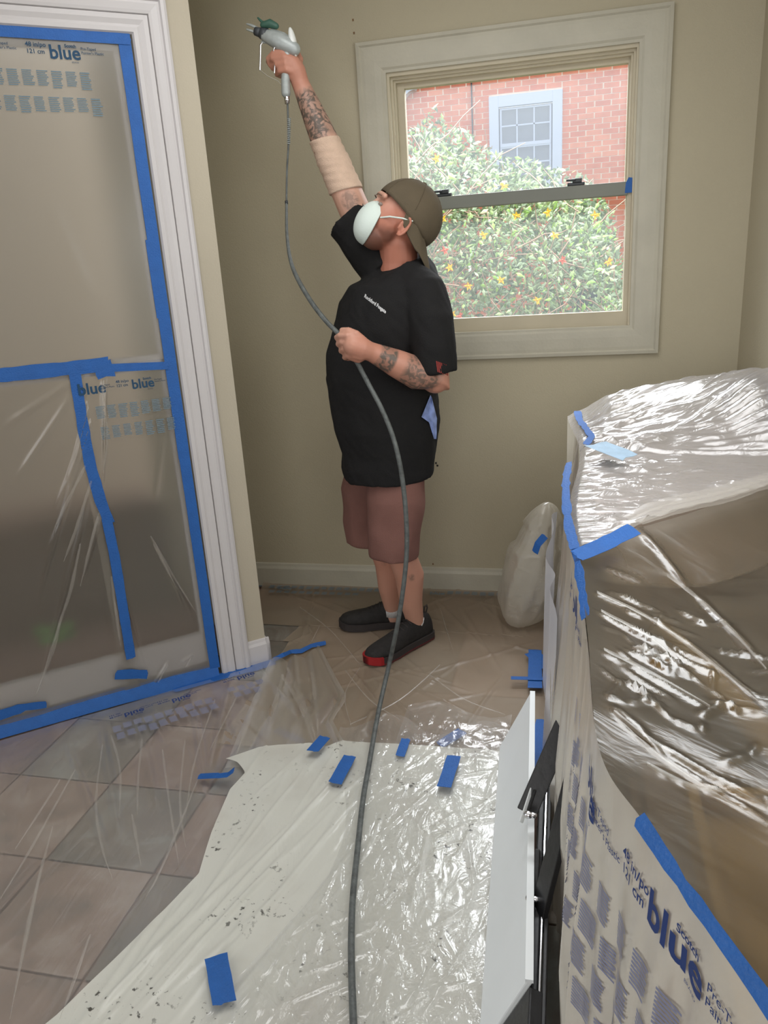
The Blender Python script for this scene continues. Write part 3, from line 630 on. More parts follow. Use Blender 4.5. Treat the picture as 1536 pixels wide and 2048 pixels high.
# white drop sheet
LE = [(.55, -1.26), (.7, -1.2), (1.03, -1.04), (1.25, -.97), (1.454, -.913), (1.6, -.945), (1.76, -.97), (1.82, -.955), (1.88, -1.0), (1.925, -1.045)]
TE = [(-1.045, 1.925), (-.96, 2.0), (-.90, 2.02), (-.80, 2.045), (-.74, 2.03), (-.70, 2.07), (-.5, 2.075), (-.3, 2.085), (-.12, 2.09)]
def interp(tab, x):
    for (a, b), (c, d) in zip(tab, tab[1:]):
        if x <= c: return b + (d - b) * max(0, (x - a)) / (c - a)
    return tab[-1][1]
WR = [((-.9, 1.05), (-.62, 2.02), .006, .007), ((-.87, 1.05), (-.70, 1.6), .007, .007), ((-.80, 1.0), (-.55, 1.9), .009, .007), ((-.72, 1.0), (-.5, 1.7), .008, .006), ((-.98, 1.0), (-.80, 1.5), .008, .007), ((-.76, 2.0), (-.93, 1.0), .004, .005)] + Rr(46, (-1.0, -.3, .8, 1.9), 1.1, 1.6, .1, .5, .006, .0035)
def sheet(s, t):
    y = .55 + (1.925 - .55) * t; x0 = interp(LE, y); x = x0 + (-.13 - x0) * s
    yy = y + (interp(TE, x) - 1.925) * max(0, (t - .8) / .2) 
    return V((x, yy, .021 + ridges(x, yy, WR) + .004 * noise.noise(V((x * 7, yy * 7, 5)))))
f6 = film_thing('drop_sheet', sheet, 170, 220, M['drop'], 'white drop sheet with dark specks on the floor in front')
f6['category'] = 'drop sheet'
KR = Rr(150, (-.62, -.2, .6, 2.15), 0.4, 2.6, .03, .18, .004, .005) + [((-.34, 1.9), (-.5, 1.6), .005, .006), ((-.34, 1.9), (-.2, 1.97), .006, .006), ((-.34, 1.9), (-.2, 1.85), .005, .006), ((-.25, 1.72), (-.2, 1.5), .005, .008), ((-.25, 1.72), (-.16, 1.76), .005, .008), ((-.25, 1.72), (-.3, 1.84), .004, .006)]
def crisp(s, t):
    y = .58 + 1.60 * t; x = -.66 + .08 * math.sin(y * 5) + .02 * t + (.52 - .08 * math.sin(y * 5)) * s
    if t > .93: y += .05 * math.sin(x * 20) * (t - .93) / .07
    return V((x, y, .030 + ridges(x, y, KR) + .003 * noise.noise(V((x * 12, y * 12, 7)))))
film_thing('plastic_film', crisp, 150, 330, M['film_crisp'], 'glossy crinkled clear film over right part of white sheet')
def lump(s, t):
    x = -.52 + .36 * s; y = 2.06 + .24 * t + .04 * math.sin(6 * s)
    return V((x, y, .024 + .02 * math.sin(PI * t) * math.sin(PI * s) + .006 * noise.noise(V((x * 30, y * 30, 1)))))
film_thing('plastic_film', lump, 60, 40, M['film_crisp'], 'bunched clear film lying just beyond the white sheet')
# loose tape on the floor
def ftape(p, q, w, label, z=.04, m=None, wob=.08): return tape([atZ(*p, z), atZ(*q, z)], w, label, m=m, up=(0, 0, 1), wob=wob)
ftape((398, 1553), (438, 1551), .026, 'blue tape tab at the left corner of white sheet', z=.028)
tape([atZ(436, 1552, .028), atZ(455, 1550, .03), atZ(468, 1540, .045)], .024, 'curled end of blue tape at left sheet corner', up=(0, 0, 1))
ftape((625, 1502), (650, 1474), .038, 'blue tape piece across top edge of white sheet, upright folds beside it', z=.05)
ftape((670, 1566), (700, 1512), .042, 'blue tape piece below top edge, left of the hose', z=.038)
ftape((888, 1574), (908, 1512), .042, 'bright blue tape piece on glossy film right of hose', z=.045)
ftape((800, 1512), (812, 1478), .030, 'small blue tape scrap at sheet top right of hose', z=.034)
ftape((880, 1490), (925, 1462), .040, 'pale blue tape seen through bunched film', z=.015)
ftape((432, 1912), (449, 2006), .050, 'blue tape piece alone on the sheet at bottom left', z=.042)
ftape((552, 1460), (606, 1484), .032, 'blurred blue tape under clear film left of top edge', z=.004)
ftape((1070, 1300), (1070, 1376), .050, 'blue tape upright leg on floor by counter foot', z=.03)
ftape((1022, 1356), (1100, 1358), .022, 'thin blue tape crossing near counter foot', z=.034)
ftape((1062, 1305), (1100, 1335), .06, 'wide blue tape patch by counter foot', z=.026)
ftape((1088, 1440), (1066, 1540), .05, 'blue tape on floor behind white panel', z=.02)
tape([V((-1.5, YB - .018, .008)), V((-.25, YB - .018, .008))], .006, 'thin blue tape edge along back baseboard', up=(0, 0, 1), m=M['ink'])

# ------------------------------------------------------------------ white panel with black folding arms
pn = empty('folding_panel', (-.12, 1.6, 0), 'white flat panel on its long edge with black folding arms beside wrapped counter', 'panel')
pa = [V((-.186, 2.085, .035)), V((-.088, 2.085, .24)), V((-.055, 1.09, .24)), V((-.150, 1.09, .035))]
nr = (pa[1] - pa[0]).cross(pa[3] - pa[0]).normalized(); nr = nr if nr.x > 0 else -nr
MB().rings([pa, [p + nr * .012 for p in pa]]).build('panel_board', M['board'], pn, bevel=.003)
s = MB(); s.rings([[pa[1] + V((-.003, 0, .002)), pa[1] + V((.012, 0, .002)), pa[1] + V((.012, 0, -.006)), pa[1] + V((-.003, 0, -.006))], [pa[2] + V((-.003, 0, .002)), pa[2] + V((.012, 0, .002)), pa[2] + V((.012, 0, -.006)), pa[2] + V((-.003, 0, -.006))]])
s.build('edge_strip', M['board'], pn)
s = MB(); wbox(s, -.050, -.036, .95, 1.78, .11, .215); s.build('side_frame', M['black'], pn, bevel=.003)
s = MB(); wbox(s, -.028, -.020, .95, 1.85, .16, .22); s.build('side_frame', M['black'], pn, bevel=.002)
s = MB(); wbox(s, -.034, -.031, .95, 1.85, .20, .222); s.build('chrome_strip', M['chrome'], pn)
q0 = pa[3] + V((0, -.004, 0)); s = MB()
c0 = [pa[2] + V((.006, -.003, -.01)), pa[3] + V((-.01, -.003, -.03)), pa[3] + V((.10, -.003, -.03)), pa[2] + V((.03, -.003, -.02))]
s.rings([c0, [p + V((0, -.16, 0)) for p in c0]]); s.build('end_frame', M['black'], pn, bevel=.003)
def barq(a, b, w, t, parent, m=M['black'], nm='folding_arm', crossd=V((0, .5, .87))):
    a = V(a); b = V(b); d = (b - a).normalized(); c = (crossd - d * crossd.dot(d)).normalized(); n = d.cross(c)
    r = [[p + c * (w / 2) * sc + n * (t / 2) * sn for sc, sn in ((-1, -1), (1, -1), (1, 1), (-1, 1))] for p in (a, b)]
    return MB().rings(r).build(nm, m, parent, bevel=.002)
A1 = atY(1053, 1625, 1.50); A2 = atY(1140, 1425, 1.62)
barq(A1, A2, .046, .012, pn)
B1 = atY(1072, 1850, 1.27); B2 = atY(1150, 1540, 1.37)
barq(B1, B2, .056, .012, pn, crossd=V((0, .7, .7)))
barq(atY(1068, 1870, 1.26), atY(1076, 1700, 1.40), .02, .01, pn, crossd=V((0, .7, .7)))
barq(atY(1042, 1645, 1.47), atY(1066, 1572, 1.53), .012, .003, pn, M['board'], 'hinge_flange')
barq(atY(1056, 1622, 1.49), atY(1070, 1580, 1.52), .006, .008, pn, M['black'], 'hinge_pin')
for px, py, yy in ((1063, 1630, 1.47), (1068, 1798, 1.30), (1066, 1842, 1.27)):
    c = atY(px, py, yy - .01); s = MB(); s.tube([c + V((-.006, 0, 0)), c + V((.006, 0, 0))], .0065, 8); s.tube([c + V((-.009, 0, 0)), c + V((-.005, 0, 0))], .009, 6); s.build('bolt', M['chrome'], pn, True)

# ------------------------------------------------------------------ counter, sink area and its wrapping
ct = empty('kitchen_counter', (.36, 2.2, 0), 'kitchen counter with taupe top wrapped in plastic film', 'counter')
top = [V((.075, 2.83, 0)), V((.66, 2.83, 0)), V((.66, 2.17, 0)), V((.17, 1.69, 0)), V((.075, 1.60, 0))]
MB().rings([[p + V((0, 0, .885)) for p in top], [p + V((0, 0, .92)) for p in top]]).build('countertop', M['counter'], ct, bevel=.004)
ins = [V((.10, 2.80, 0)), V((.66, 2.80, 0)), V((.66, 2.21, 0)), V((.19, 1.75, 0)), V((.10, 1.66, 0))]
MB().rings([[p + V((0, 0, .0)) for p in ins], [p + V((0, 0, .883)) for p in ins]]).build('cabinet_body', M['wood'], ct)
for k in range(2):
    a = V((.19, 1.75, 0)).lerp(V((.66, 2.21, 0)), .04 + k * .48); b = V((.19, 1.75, 0)).lerp(V((.66, 2.21, 0)), .48 + k * .48)
    nn = V((.7, -.714, 0)) * .018
    MB().rings([[a + V((0, 0, .12)), b + V((0, 0, .12)), b + V((0, 0, .82)), a + V((0, 0, .82))], [p + nn for p in (a + V((0, 0, .12)), b + V((0, 0, .12)), b + V((0, 0, .82)), a + V((0, 0, .82)))]]).build('cabinet_door', M['wood'], ct, bevel=.003)
fc = empty('faucet', (.62, 2.45, .92), 'curved gooseneck faucet showing dimly through plastic film', 'faucet')
fp = [atY(1453, 822, 2.50), atY(1454, 800, 2.50), atY(1462, 778, 2.50), atY(1480, 764, 2.51), atY(1502, 760, 2.52), atY(1524, 765, 2.53), atY(1538, 785, 2.53), atY(1544, 830, 2.54)]
fp.append(V((fp[-1].x + .004, 2.54, .925)))
MB().tube(fp, [.013] * 2 + [.0135] * 7, 12).build('spout', M['steel'], fc, True)
MB().tube([V((fp[-1].x, 2.54, .922)), V((fp[-1].x, 2.54, .95))], .022, 16).build('base', M['steel'], fc, True)
MB().tube([V((fp[-1].x - .01, 2.54, .96)), V((fp[-1].x - .05, 2.50, .985))], .008, 10).build('lever', M['steel'], fc, True)
nb = empty('lower_cabinet', (.4, .9, 0), 'brown wooden lower cabinet, blurred, under near plastic film', 'cabinet')
s = MB(); wbox(s, .16, .66, .35, 1.42, .0, .50); s.build('body', M['wood'], nb, bevel=.004)
for k in range(3):
    s = MB(); wbox(s, .138, .158, .37 + k * .35, .70 + k * .35, .06, .47); s.build('cabinet_door', M['wood'], nb, bevel=.003)
ob = empty('wooden_tray', (.42, 1.0, .5), 'yellowish brown tray, blurred, under near plastic film', 'tray')
s = MB(); wbox(s, .22, .62, .72, 1.25, .502, .53); s.build('base', M['ochre'], ob, bevel=.006)
for a in ((.22, .24, .72, 1.25), (.60, .62, .72, 1.25), (.24, .60, .72, .74), (.24, .60, 1.23, 1.25)):
    s = MB(); wbox(s, *a, .53, .58); s.build('rim', M['ochre'], ob, bevel=.004)
orl = MB().tube([atZ(1290, 1236, .62), atZ(1312, 1256, .62), atZ(1360, 1300, .62), atZ(1450, 1390, .62), atZ(1600, 1540, .62)], [.020, .03, .030, .030, .030], 14).build('padded_rail', M['ochre'], None, True)
tag(orl, 'ochre curved rail slanting down, blurred, under near plastic film', 'rail')

# film on top of the counter
TR = []
tc0 = (.15, 2.31)
for k in range(9):
    a = math.radians(-18 + 5 * k); TR.append((tc0, (tc0[0] + .6 * math.cos(a), tc0[1] + .6 * math.sin(a)), .007 + .0012 * k, .012))
for k in range(12):
    a = math.radians(150 + 6 * k); TR.append((tc0, (tc0[0] + .12 * math.cos(a), tc0[1] + .12 * math.sin(a)), .006, .009))
TR += Rr(90, (.04, .18, 1.55, 2.8), -.35, .35, .05, .16, .008, .007) + Rr(50, (.1, .5, 1.9, 2.8), -.6, .6, .05, .25, .008, .006) + [((.1, 1.62), (.16, 1.61), .02, .01), ((.15, 1.62), (.6, 2.02), .016, .016)]
def ctop(s, t):
    # t: front diagonal -> far end, s: left edge -> wall
    x = .03 + .63 * s; yf = 1.50 + (x - .03) * .98 if x > .03 else 1.5; y = yf + (2.90 - yf) * t
    x -= .018 * math.sin(t * 7 + .5) * (1 - s) ** 4
    z = .930 + ridges(x, y, TR) + .004 * noise.noise(V((x * 16, y * 8, 3)))
    yr = 2.84 - .62 * (x - .05); hr = interp([(.03, 0), (.08, .02), (.15, .075), (.28, .125), (.42, .165), (.55, .195), (.7, .20)], x)
    z += hr * (math.exp(-abs((y - yr) / .25) ** 2.2) if y < yr else math.exp(-((y - yr) / .30) ** 2))
    e = min(1, s / .03); z -= .012 * (1 - e)
    return V((x, y, z))
f7 = film_thing('plastic_film', ctop, 170, 300, M['film_top'], 'shiny crinkled plastic film stretched over the far countertop')
def cfar(s, t):
    p = ctop(s, 1.0); x = p.x; return V((x, p.y + .02 * t + .03 * math.sin(t * 2) + .01 * math.sin(x * 40) * t, p.z * (1 - t) + .05 * t))
film_thing('plastic_film', cfar, 60, 30, M['film_bag'], 'plastic film hanging down far end of the counter')
tape([V((.048, 2.86, .945)), V((.052, 2.7, .946)), V((.072, 2.55, .946)), V((.085, 2.42, .95)), V((.066, 2.34, .944))], .022, 'blue tape on far left rim of the countertop film', up=(0, 0, 1), wob=.5)
tape([atZ(1138, 925, .944), atZ(1132, 960, .946), atZ(1132, 1000, .947), atZ(1137, 1050, .947), atZ(1150, 1098, .947)], .019, 'blue tape along left rim of the countertop, wavy edge', up=(-.3, 0, 1), wob=.5)
tape([atZ(1153, 1112, .95), atZ(1205, 1090, .951), atZ(1268, 1058, .953)], .030, 'blue tape slanting across the front corner of the countertop', up=(.2, -.5, .8), wob=.15)
tape([atZ(1150, 1095, .94), atZ(1156, 1130, .94), atZ(1163, 1170, .935), atZ(1171, 1235, .925)], .016, 'blue tape hanging down from countertop front corner', up=(-.6, -.1, .8), wob=.6)
tape([atZ(1206, 906, .975), atZ(1243, 896, .976)], .13, 'faded pale blue tape patch gathering the countertop film', m=M['tapeL'], up=(0, -.2, 1), wob=.2)

fr = lambda p: ctop(p, 0.0) + V((.002, -.006, .012))
fr.up = V((-.4, -.5, .8)).normalized()
def frim(s_, dz): 
    q = ctop(s_, .0); return (q.x + .003, q.y - .008 + dz, q.z + .012 + .3 * dz)
class _F:
    up = V((-.3, -.4, .86)).normalized()
    def __call__(s, a, b): return frim(a, b)
folds(f7, _F(), [[(.12 + .1 * k, .0) for k in range(9)], [(.16 + .1 * k, .022) for k in range(9)], [(.2 + .15 * k, -.014) for k in range(6)]], .034)
# near film tent
path = [V((.045, 2.88, .93)), V((.05, 2.6, .93)), V((.03, 2.2, .93)), V((.008, 1.9, .93)), V((.020, 1.55, .93)), V((.034, 1.3, .925)), V((.040, 1.1, .92)), V((.046, .82, .93)), V((.09, .69, .93)), V((.163, .51, .93)), V((.23, .33, .93)), V((.28, .15, .93))]
cum = [0]
for a, b in zip(path, path[1:]): cum.append(cum[-1] + (b - a).length)
def pathat(d):
    d = max(0, min(cum[-1], d))
    for i in range(len(path) - 1):
        if d <= cum[i + 1]:
            f = (d - cum[i]) / (cum[i + 1] - cum[i]); p0 = path[max(i - 1, 0)]; p1 = path[i]; p2 = path[i + 1]; p3 = path[min(i + 2, len(path) - 1)]
            return 0.5 * ((2 * p1) + (p2 - p0) * f + (2 * p0 - 5 * p1 + 4 * p2 - p3) * f * f + (3 * p1 - p0 - 3 * p2 + p3) * f ** 3)
    return path[-1].copy()
LT = cum[-1]; D49 = cum[4] + .05
NR = []
def nrp(*a):
    pts = [atZ(x, y, .85) for x, y in a[0]]; pts = [(min(p.x, .65), p.y) for p in pts]
    return [(p, q, a[1] * .8, a[2] * .38) for p, q in zip(pts, pts[1:])]
for a in (([(1190, 1255), (1290, 1250), (1400, 1290), (1536, 1380)], .010, .016), ([(1195, 1300), (1290, 1310), (1420, 1370)], .007, .012), ([(1200, 1385), (1300, 1385), (1420, 1415)], .006, .014),
          ([(1205, 1480), (1250, 1475), (1300, 1440)], .006, .014), ([(1220, 1500), (1300, 1535), (1536, 1590)], .010, .022), ([(1230, 1515), (1330, 1560), (1536, 1625)], .008, .016), ([(1215, 1480), (1245, 1420), (1320, 1440)], .005, .012),
          ([(1310, 1450), (1340, 1470), (1400, 1470), (1410, 1450)], .007, .014), ([(1395, 1440), (1450, 1390), (1480, 1400)], .008, .020), ([(1430, 1320), (1425, 1370), (1460, 1385)], .005, .012), ([(1270, 1130), (1380, 1160), (1536, 1300)], .014, .020),
          ([(1440, 1530), (1500, 1490), (1520, 1460)], .006, .010), ([(1290, 1595), (1400, 1600), (1450, 1590)], .004, .010), ([(1330, 1230), (1300, 1290), (1305, 1310)], .004, .010), ([(1190, 1260), (1230, 1230), (1290, 1240)], .005, .012), ([(1200, 1330), (1240, 1320), (1280, 1345), (1340, 1370)], .005, .010)):
    NR += nrp(*a)
NR += Rr(30, (.05, .18, 1.0, 1.45), -.5, .3, .03, .10, .005, .008) + Rr(16, (.2, .5, .75, 1.4), -.8, .5, .03, .12, .005, .007) 
def near(s, t):
    p = pathat(D49 + (LT - D49) * t); r = V((.66, 2.10 - 2.0 * t, .93))
    q = p.lerp(r, s); w = math.sin(PI * min(1, s * 1.0)) if s < .5 else 1 - .2 * (s - .5)
    w2 = min(1, t / .10)
    q.z = .93 - .11 * w * w2 + ridges(q.x, q.y, NR) * min(1, s / .03) + .006 * noise.noise(V((q.x * 9, q.y * 9, 4)))
    return q
f9 = film_thing('plastic_film', near, 200, 200, M['film_near'], 'crumpled clear film over the near counter with brown shapes below')
def nearz(x, y):
    q = atZ(x, y, .86); return V((min(q.x, .64), q.y, .93 - .11 * math.sin(PI * min(.5, max(0, (q.x - .045) / .6))) + .012))
nearz.up = V((0, 0, 1))
folds(f9, nearz, [[(1192, 1262), (1290, 1262), (1400, 1300), (1536, 1390)], [(1225, 1515), (1320, 1545), (1536, 1600)], [(1232, 1530), (1330, 1575), (1536, 1640)], [(1205, 1385), (1290, 1385), (1420, 1412)], [(1290, 1598), (1380, 1604), (1450, 1590)], [(1200, 1300), (1290, 1305), (1360, 1340)], [(1280, 1130), (1380, 1170), (1470, 1240), (1536, 1310)]], .010)
# side curtain
def side_n(d): 
    a = pathat(d - .02); b = pathat(d + .02); t = (b - a).normalized(); return V((t.y, -t.x, 0)) if t.y < 0 and False else V((0, 0, 1)).cross(t).normalized() * -1
def curt(d, drop, off=0.0):
    p = pathat(d); n = side_n(d)
    if n.x > 0: n = -n
    r = min(1, drop / .5); fold = .013 * math.sin(d * 46 + 1.2 * math.sin(d * 7)) + .008 * math.sin(d * 95 + 1 + drop)
    o = off + r * (.006 + .012 + fold) + .012 * r * noise.noise(V((d * 3, drop * 2, 0)))
    return V((p.x, p.y, p.z - drop)) + n * o
f8 = film_thing('plastic_film', lambda s, t: curt(LT * s, .91 * t), 420, 60, M['film_side'], 'printed plastic film hanging down the counter side to floor')
def fC(u, v): return curt(u, -v, .0018)
dn = lambda px, py: None
it = []
pos = [(cum[7] - .09, 'l'), (cum[7] - .01, 's'), (cum[7] + .09, 'd'), (cum[7] + .155, 'l'), (cum[7] + .262, 's'), (cum[7] + .40, 'd'), (cum[4] + .02, 'd'), (cum[4] + .11, 'l'), (cum[4] + .21, 's'), (cum[2] + .0, 'd'), (cum[2] + .09, 'l')]
for d, k in pos:
    it += {'l': logo(d, -.098, 1.15), 's': strip_text(d, -.088, 1.15), 'd': dims_text(d, -.088, 1.15)}[k]
bl = []
for r_ in range(4):
    bl += [(cum[6] - .10 + k * .052 + .02 * (r_ % 2), -.15 - r_ * .065, .036, .05, 9) for k in range(17)]
bl += [(cum[1] + .3 + k * .06, -.20 - .03 * (k % 2), .03, .05, 9) for k in range(3)]
film_print(fC, it, M['inkN'], M['inkN2'], f8, bl)
tape([pathat(cum[8] - .01) + V((-.004, 0, .002)), pathat(cum[8] + .08) + V((-.006, 0, .001)), pathat(cum[9]) + V((-.006, 0, .002)), pathat(cum[10]) + V((-.006, 0, 0))], .014, 'blue taped edge of the printed film in the bottom right corner', up=(-.5, -.3, .8), wob=.5)
def wst(s, t):
    y = 2.86 - 1.15 * s; x = -.020 - .022 * math.sin(PI * min(1, s * 1.3)) - .010 * math.sin(s * 17 + t * 3) - .014 * t
    return V((x, y, .56 + .02 * math.sin(s * 9) - .53 * t + .10 * s * (1 - t)))
film_thing('plastic_film', wst, 60, 60, M['film_white'], 'opaque white film fold hanging at the counter side')
# billowing bag at the far counter end
def bag(s, t):
    a = 2 * PI * s; th = PI * (0.02 + .96 * t)
    r = 1 + .10 * math.sin(3 * a + 1) + .03 * math.sin(11 * a + 3 * th) + .10 * noise.noise(V((math.cos(a) * 2, math.sin(a) * 2, th * 2))) + .03 * noise.noise(V((math.cos(a) * 7, math.sin(a) * 7, th * 7)))
    taper = .52 + .60 * (t ** .8)
    if abs(t - .32) < .06: taper *= .88
    return V((-.115 + .055 * math.cos(th) + .150 * r * math.sin(th) * math.cos(a) * taper, 2.98 + .11 * r * math.sin(th) * math.sin(a) * taper, .285 + .275 * math.cos(th)))
film_thing('plastic_bag', bag, 64, 48, M['film_bag'], 'billowing cloudy plastic bag at foot of far counter end')['category'] = 'plastic bag'
tape([atY(1070, 1105, 2.80), atY(1076, 1088, 2.80), atY(1090, 1072, 2.80)], .03, 'small blue tape piece on the billowing bag', up=(-.6, -.8, .2))

# ------------------------------------------------------------------ outdoors
YN = 11.8
KS = 11.8 / 6.6
def kz(z): return 1.5 + (z - 1.5) * KS
tag(MB().box((0, 14, -.35), (24, 10.5, .05)).build('ground', M['grass']), kind='structure')
hs = empty('brick_house', (0, YN, -.3), 'neighbouring red brick house seen through the window', 'house')
nwx0, nwx1, nwz0, nwz1 = -.583 * KS, -.034 * KS, kz(1.985), kz(2.655)
s = MB(); wbox(s, -5.5, nwx0, YN + .02, YN + .3, -.3, 5.6); wbox(s, nwx1, 4.5, YN + .02, YN + .3, -.3, 5.6); wbox(s, nwx0, nwx1, YN + .02, YN + .3, -.3, nwz0); wbox(s, nwx0, nwx1, YN + .02, YN + .3, nwz1, 5.6)
s.build('mortar_wall', M['brickmortar'], hs)
BH, BW_, BP, BC = .0300, .0995, .2135, .0692
s = MB(); s.box((0, 0, 0), (BW_, .02, BH)); bmesh_ = s.mesh('brick', M['brick'])
rest = MB(); cand = []
for r_ in range(int(5.8 / BC)):
    z = -.28 + r_ * BC + BH
    for c_ in range(46):
        x = -5.3 + c_ * BP + (BP / 2 if r_ % 2 else 0)
        if z + BH > nwz0 and z - BH < nwz1 and x + BW_ > nwx0 and x - BW_ < nwx1:
            for xa, xb in ((x - BW_, min(x + BW_, nwx0)), (max(x - BW_, nwx1), x + BW_)):
                if xb - xa > .03: rest.box(((xa + xb) / 2, YN + .034, z), ((xb - xa) / 2 - .002, .02, BH))
            continue
        if -2.35 < x < .80 and 2.0 < z < 3.9 and not (x < -.2 and z < 2.6) : cand.append((x, z))
        else: rest.box((x, YN + .034, z), (BW_, .02, BH))
cand.sort(key=lambda p: -p[1])
for x, z in cand[:300]:
    o = bpy.data.objects.new('brick', bmesh_); COL.objects.link(o); o.parent = hs
    o.location = V((x, YN + .034 + random.uniform(-.002, .002), z)) - V(hs.location); o.scale = (random.uniform(.975, 1.0), 1, 1)
for x, z in cand[300:]: rest.box((x, YN + .034, z), (BW_, .02, BH))
tag(rest.build('far_bricks', M['brick'], hs), kind='stuff')
nw = MB()
for a in ((nwx0, nwx0 + .13, nwz0, nwz1), (nwx1 - .13, nwx1, nwz0, nwz1), (nwx0 + .13, nwx1 - .13, nwz1 - .14, nwz1), (nwx0 + .13, nwx1 - .13, nwz0, nwz0 + .10)): wbox(nw, a[0], a[1], YN - .03, YN + .05, a[2], a[3])
wbox(nw, nwx0 - .02, nwx1 + .02, YN - .05, YN + .02, nwz0 - .03, nwz0)
nwo = nw.build('house_window', M['ntrim'], hs, bevel=.004)
ix0, ix1 = nwx0 + .145, nwx1 - .145; iz0, iz1 = nwz0 + .12, nwz1 - .16; zm = (iz0 + iz1) / 2
def ns(x0, x1, z0, z1, n, m=M['ntrim'], y0=.0, y1=.03): q = MB(); wbox(q, x0, x1, YN + y0, YN + y1, z0, z1); return q.build(n, m, nwo)
ns(ix0, ix1, zm - .022, zm + .022, 'meeting_rail', y0=-.005)
for (a, b) in ((iz0, zm - .022), (zm + .022, iz1)):
    ns(ix0, ix0 + .024, a, b, 'stile'); ns(ix1 - .024, ix1, a, b, 'stile'); ns(ix0, ix1, b - .02, b, 'rail', y0=.002)
    for k in (1, 2): xx = ix0 + (ix1 - ix0) * k / 3; ns(xx - .009, xx + .009, a, b, 'muntin', y0=.006, y1=.02)
    zz = (a + b) / 2; ns(ix0, ix1, zz - .009, zz + .009, 'muntin', y0=.006, y1=.02)
    for k in range(3):
        for q in range(2):
            x0 = ix0 + (ix1 - ix0) * k / 3; z0 = a + (b - a) * q / 2
            ns(x0 + .004, x0 + (ix1 - ix0) / 3 - .004, z0 + .004, z0 + (b - a) / 2 - .004, 'pane', M['nglass'], .014, .017)
q = MB()
for k in range(44):
    z = iz0 + (iz1 - iz0) * k / 44; q.add([V((ix0, YN + .05, z)), V((ix1, YN + .05, z)), V((ix1, YN + .058, z + .012)), V((ix0, YN + .058, z + .012))], [(0, 1, 2, 3)])
wbox(q, ix0 - .02, ix1 + .02, YN + .08, YN + .1, iz0 - .02, iz1 + .02)
tag(q.build('blind_slats', M['blind'], nwo), kind='stuff')
# eave bracket
e = MB(); prof = []
for k in range(12): a = PI / 2 * k / 11; prof.append((-1.13 - .14 * math.sin(a) * .9, 2.80 - .16 * (1 - math.cos(a))))
pts_ = [(-1.12, 2.80), (-1.12, 2.84), (-1.9, 2.84), (-1.9, 2.55), (-1.235, 2.55), (-1.235, 2.66)] + [(-1.235 + .095 * (1 - math.cos(PI / 2 * k / 8)), 2.66 + .09 * math.sin(PI / 2 * k / 8)) for k in range(9)]
e.rings([[V((x * KS, YN - .15, kz(z))) for x, z in pts_], [V((x * KS, YN - .01, kz(z))) for x, z in pts_]])
tag(e.build('eave_bracket', M['eave']), 'white curved bracket on brick wall at upper left of the view', 'bracket')
tag(MB().tube([V((-.715 * KS, YN - .012, 5.4)), V((-.712 * KS, YN - .012, 3.0)), V((-.715 * KS, YN - .012, 1.0))], .010, 6).build('wall_cable', M['dark'], None, True), 'thin dark cable running down brick wall left of its window', 'cable')
# planter / unit beside bush
gu = empty('garden_pot', (.17, 6.1, -.3), 'grey garden pot with terracotta saucer in the bush', 'pot')
MB().tube([V((.17, 6.0, .4)), V((.17, 6.0, 1.36))], [.10, .13], 20, False).build('body', M['greybox'], gu, True)
MB().tube([V((.17, 6.0, 1.37)), V((.17, 6.0, 1.40))], [.10, .135], 20, False).build('saucer', M['terra'], gu, True)
# bush
bs = empty('flowering_bush', (-.3, 5.2, -.3), 'dense grey-green bush with small yellow flowers outside the window', 'bush')
prof_b = [(-3.0, 2.2), (-1.5, 2.25), (-1.02, 2.28), (-.88, 2.33), (-.80, 2.42), (-.72, 2.30), (-.62, 2.26), (-.5, 2.16), (-.35, 2.08), (-.22, 2.06), (-.1, 2.0), (.05, 1.98), (.14, 1.92), (.22, 1.80), (.29, 1.70), (.33, 1.5), (.38, 1.3), (.5, 1.2), (1.2, .9), (2.2, .8)]
def btop(x): return interp(prof_b, x)
lf = MB(); lv = []; rnd = random.random
def leafshape(c, d, n, s):
    w = d.cross(n).normalized()
    return [c - d * s, c - d * .2 * s + w * s * .45, c + d * s, c - d * .2 * s - w * s * .45, c + n * s * .12], [(0, 1, 4), (1, 2, 4), (2, 3, 4), (3, 0, 4)]
big = []
cnt = 0
while cnt < 13500:
    x = random.uniform(-2.4, 1.6) if rnd() < .25 else random.uniform(-1.1, .5)
    tz = btop(x); z = tz - abs(random.gauss(0, 1)) * .45 if rnd() < .5 else random.uniform(.6, tz)
    if z < .3: continue
    dens = noise.noise(V((x * 5, z * 5, 1)))
    if rnd() > .75 + .6 * dens: continue
    edge = tz - z
    y = random.uniform(4.75, 5.9) + (.25 if edge < .15 else 0)
    yo = 5.3; x2 = x * y / yo; z2 = 1.5 + (z - 1.5) * y / yo      # denser towards the window, wider behind
    if edge < .12 and rnd() < .45: continue
    c = V((x2, y, z2)); d = V((random.gauss(0, 1), random.gauss(0, .6), random.gauss(0, 1) + .3)).normalized()
    n = V((random.gauss(0, .6), -1, random.gauss(.4, .6))).normalized(); n = (n - d * n.dot(d)).normalized(); sz = random.uniform(.012, .027)
    if y < 5.0 and len(big) < 160 and -.75 < x2 < .3 and 1.15 < z2 < 2.3: big.append((c, d, n, sz * 1.15))
    else: lf.add(*leafshape(c, d, n, sz))
    cnt += 1
for k in range(5200):
    x = random.uniform(-2.2, 1.3); tz = btop(x) - .10; z = random.uniform(.3, tz); y = random.uniform(5.75, 6.15); k_ = y / 5.3
    d = V((random.gauss(0, 1), 0, random.gauss(0, 1) + .2)).normalized(); n = V((random.gauss(0, .3), -1, random.gauss(.3, .4))).normalized(); n = (n - d * n.dot(d)).normalized()
    lf.add(*leafshape(V((x * k_, y, 1.5 + (z - 1.5) * k_)), d, n, random.uniform(.03, .055)))
tag(lf.build('foliage', M['leaf'], bs, fix=False), kind='stuff')
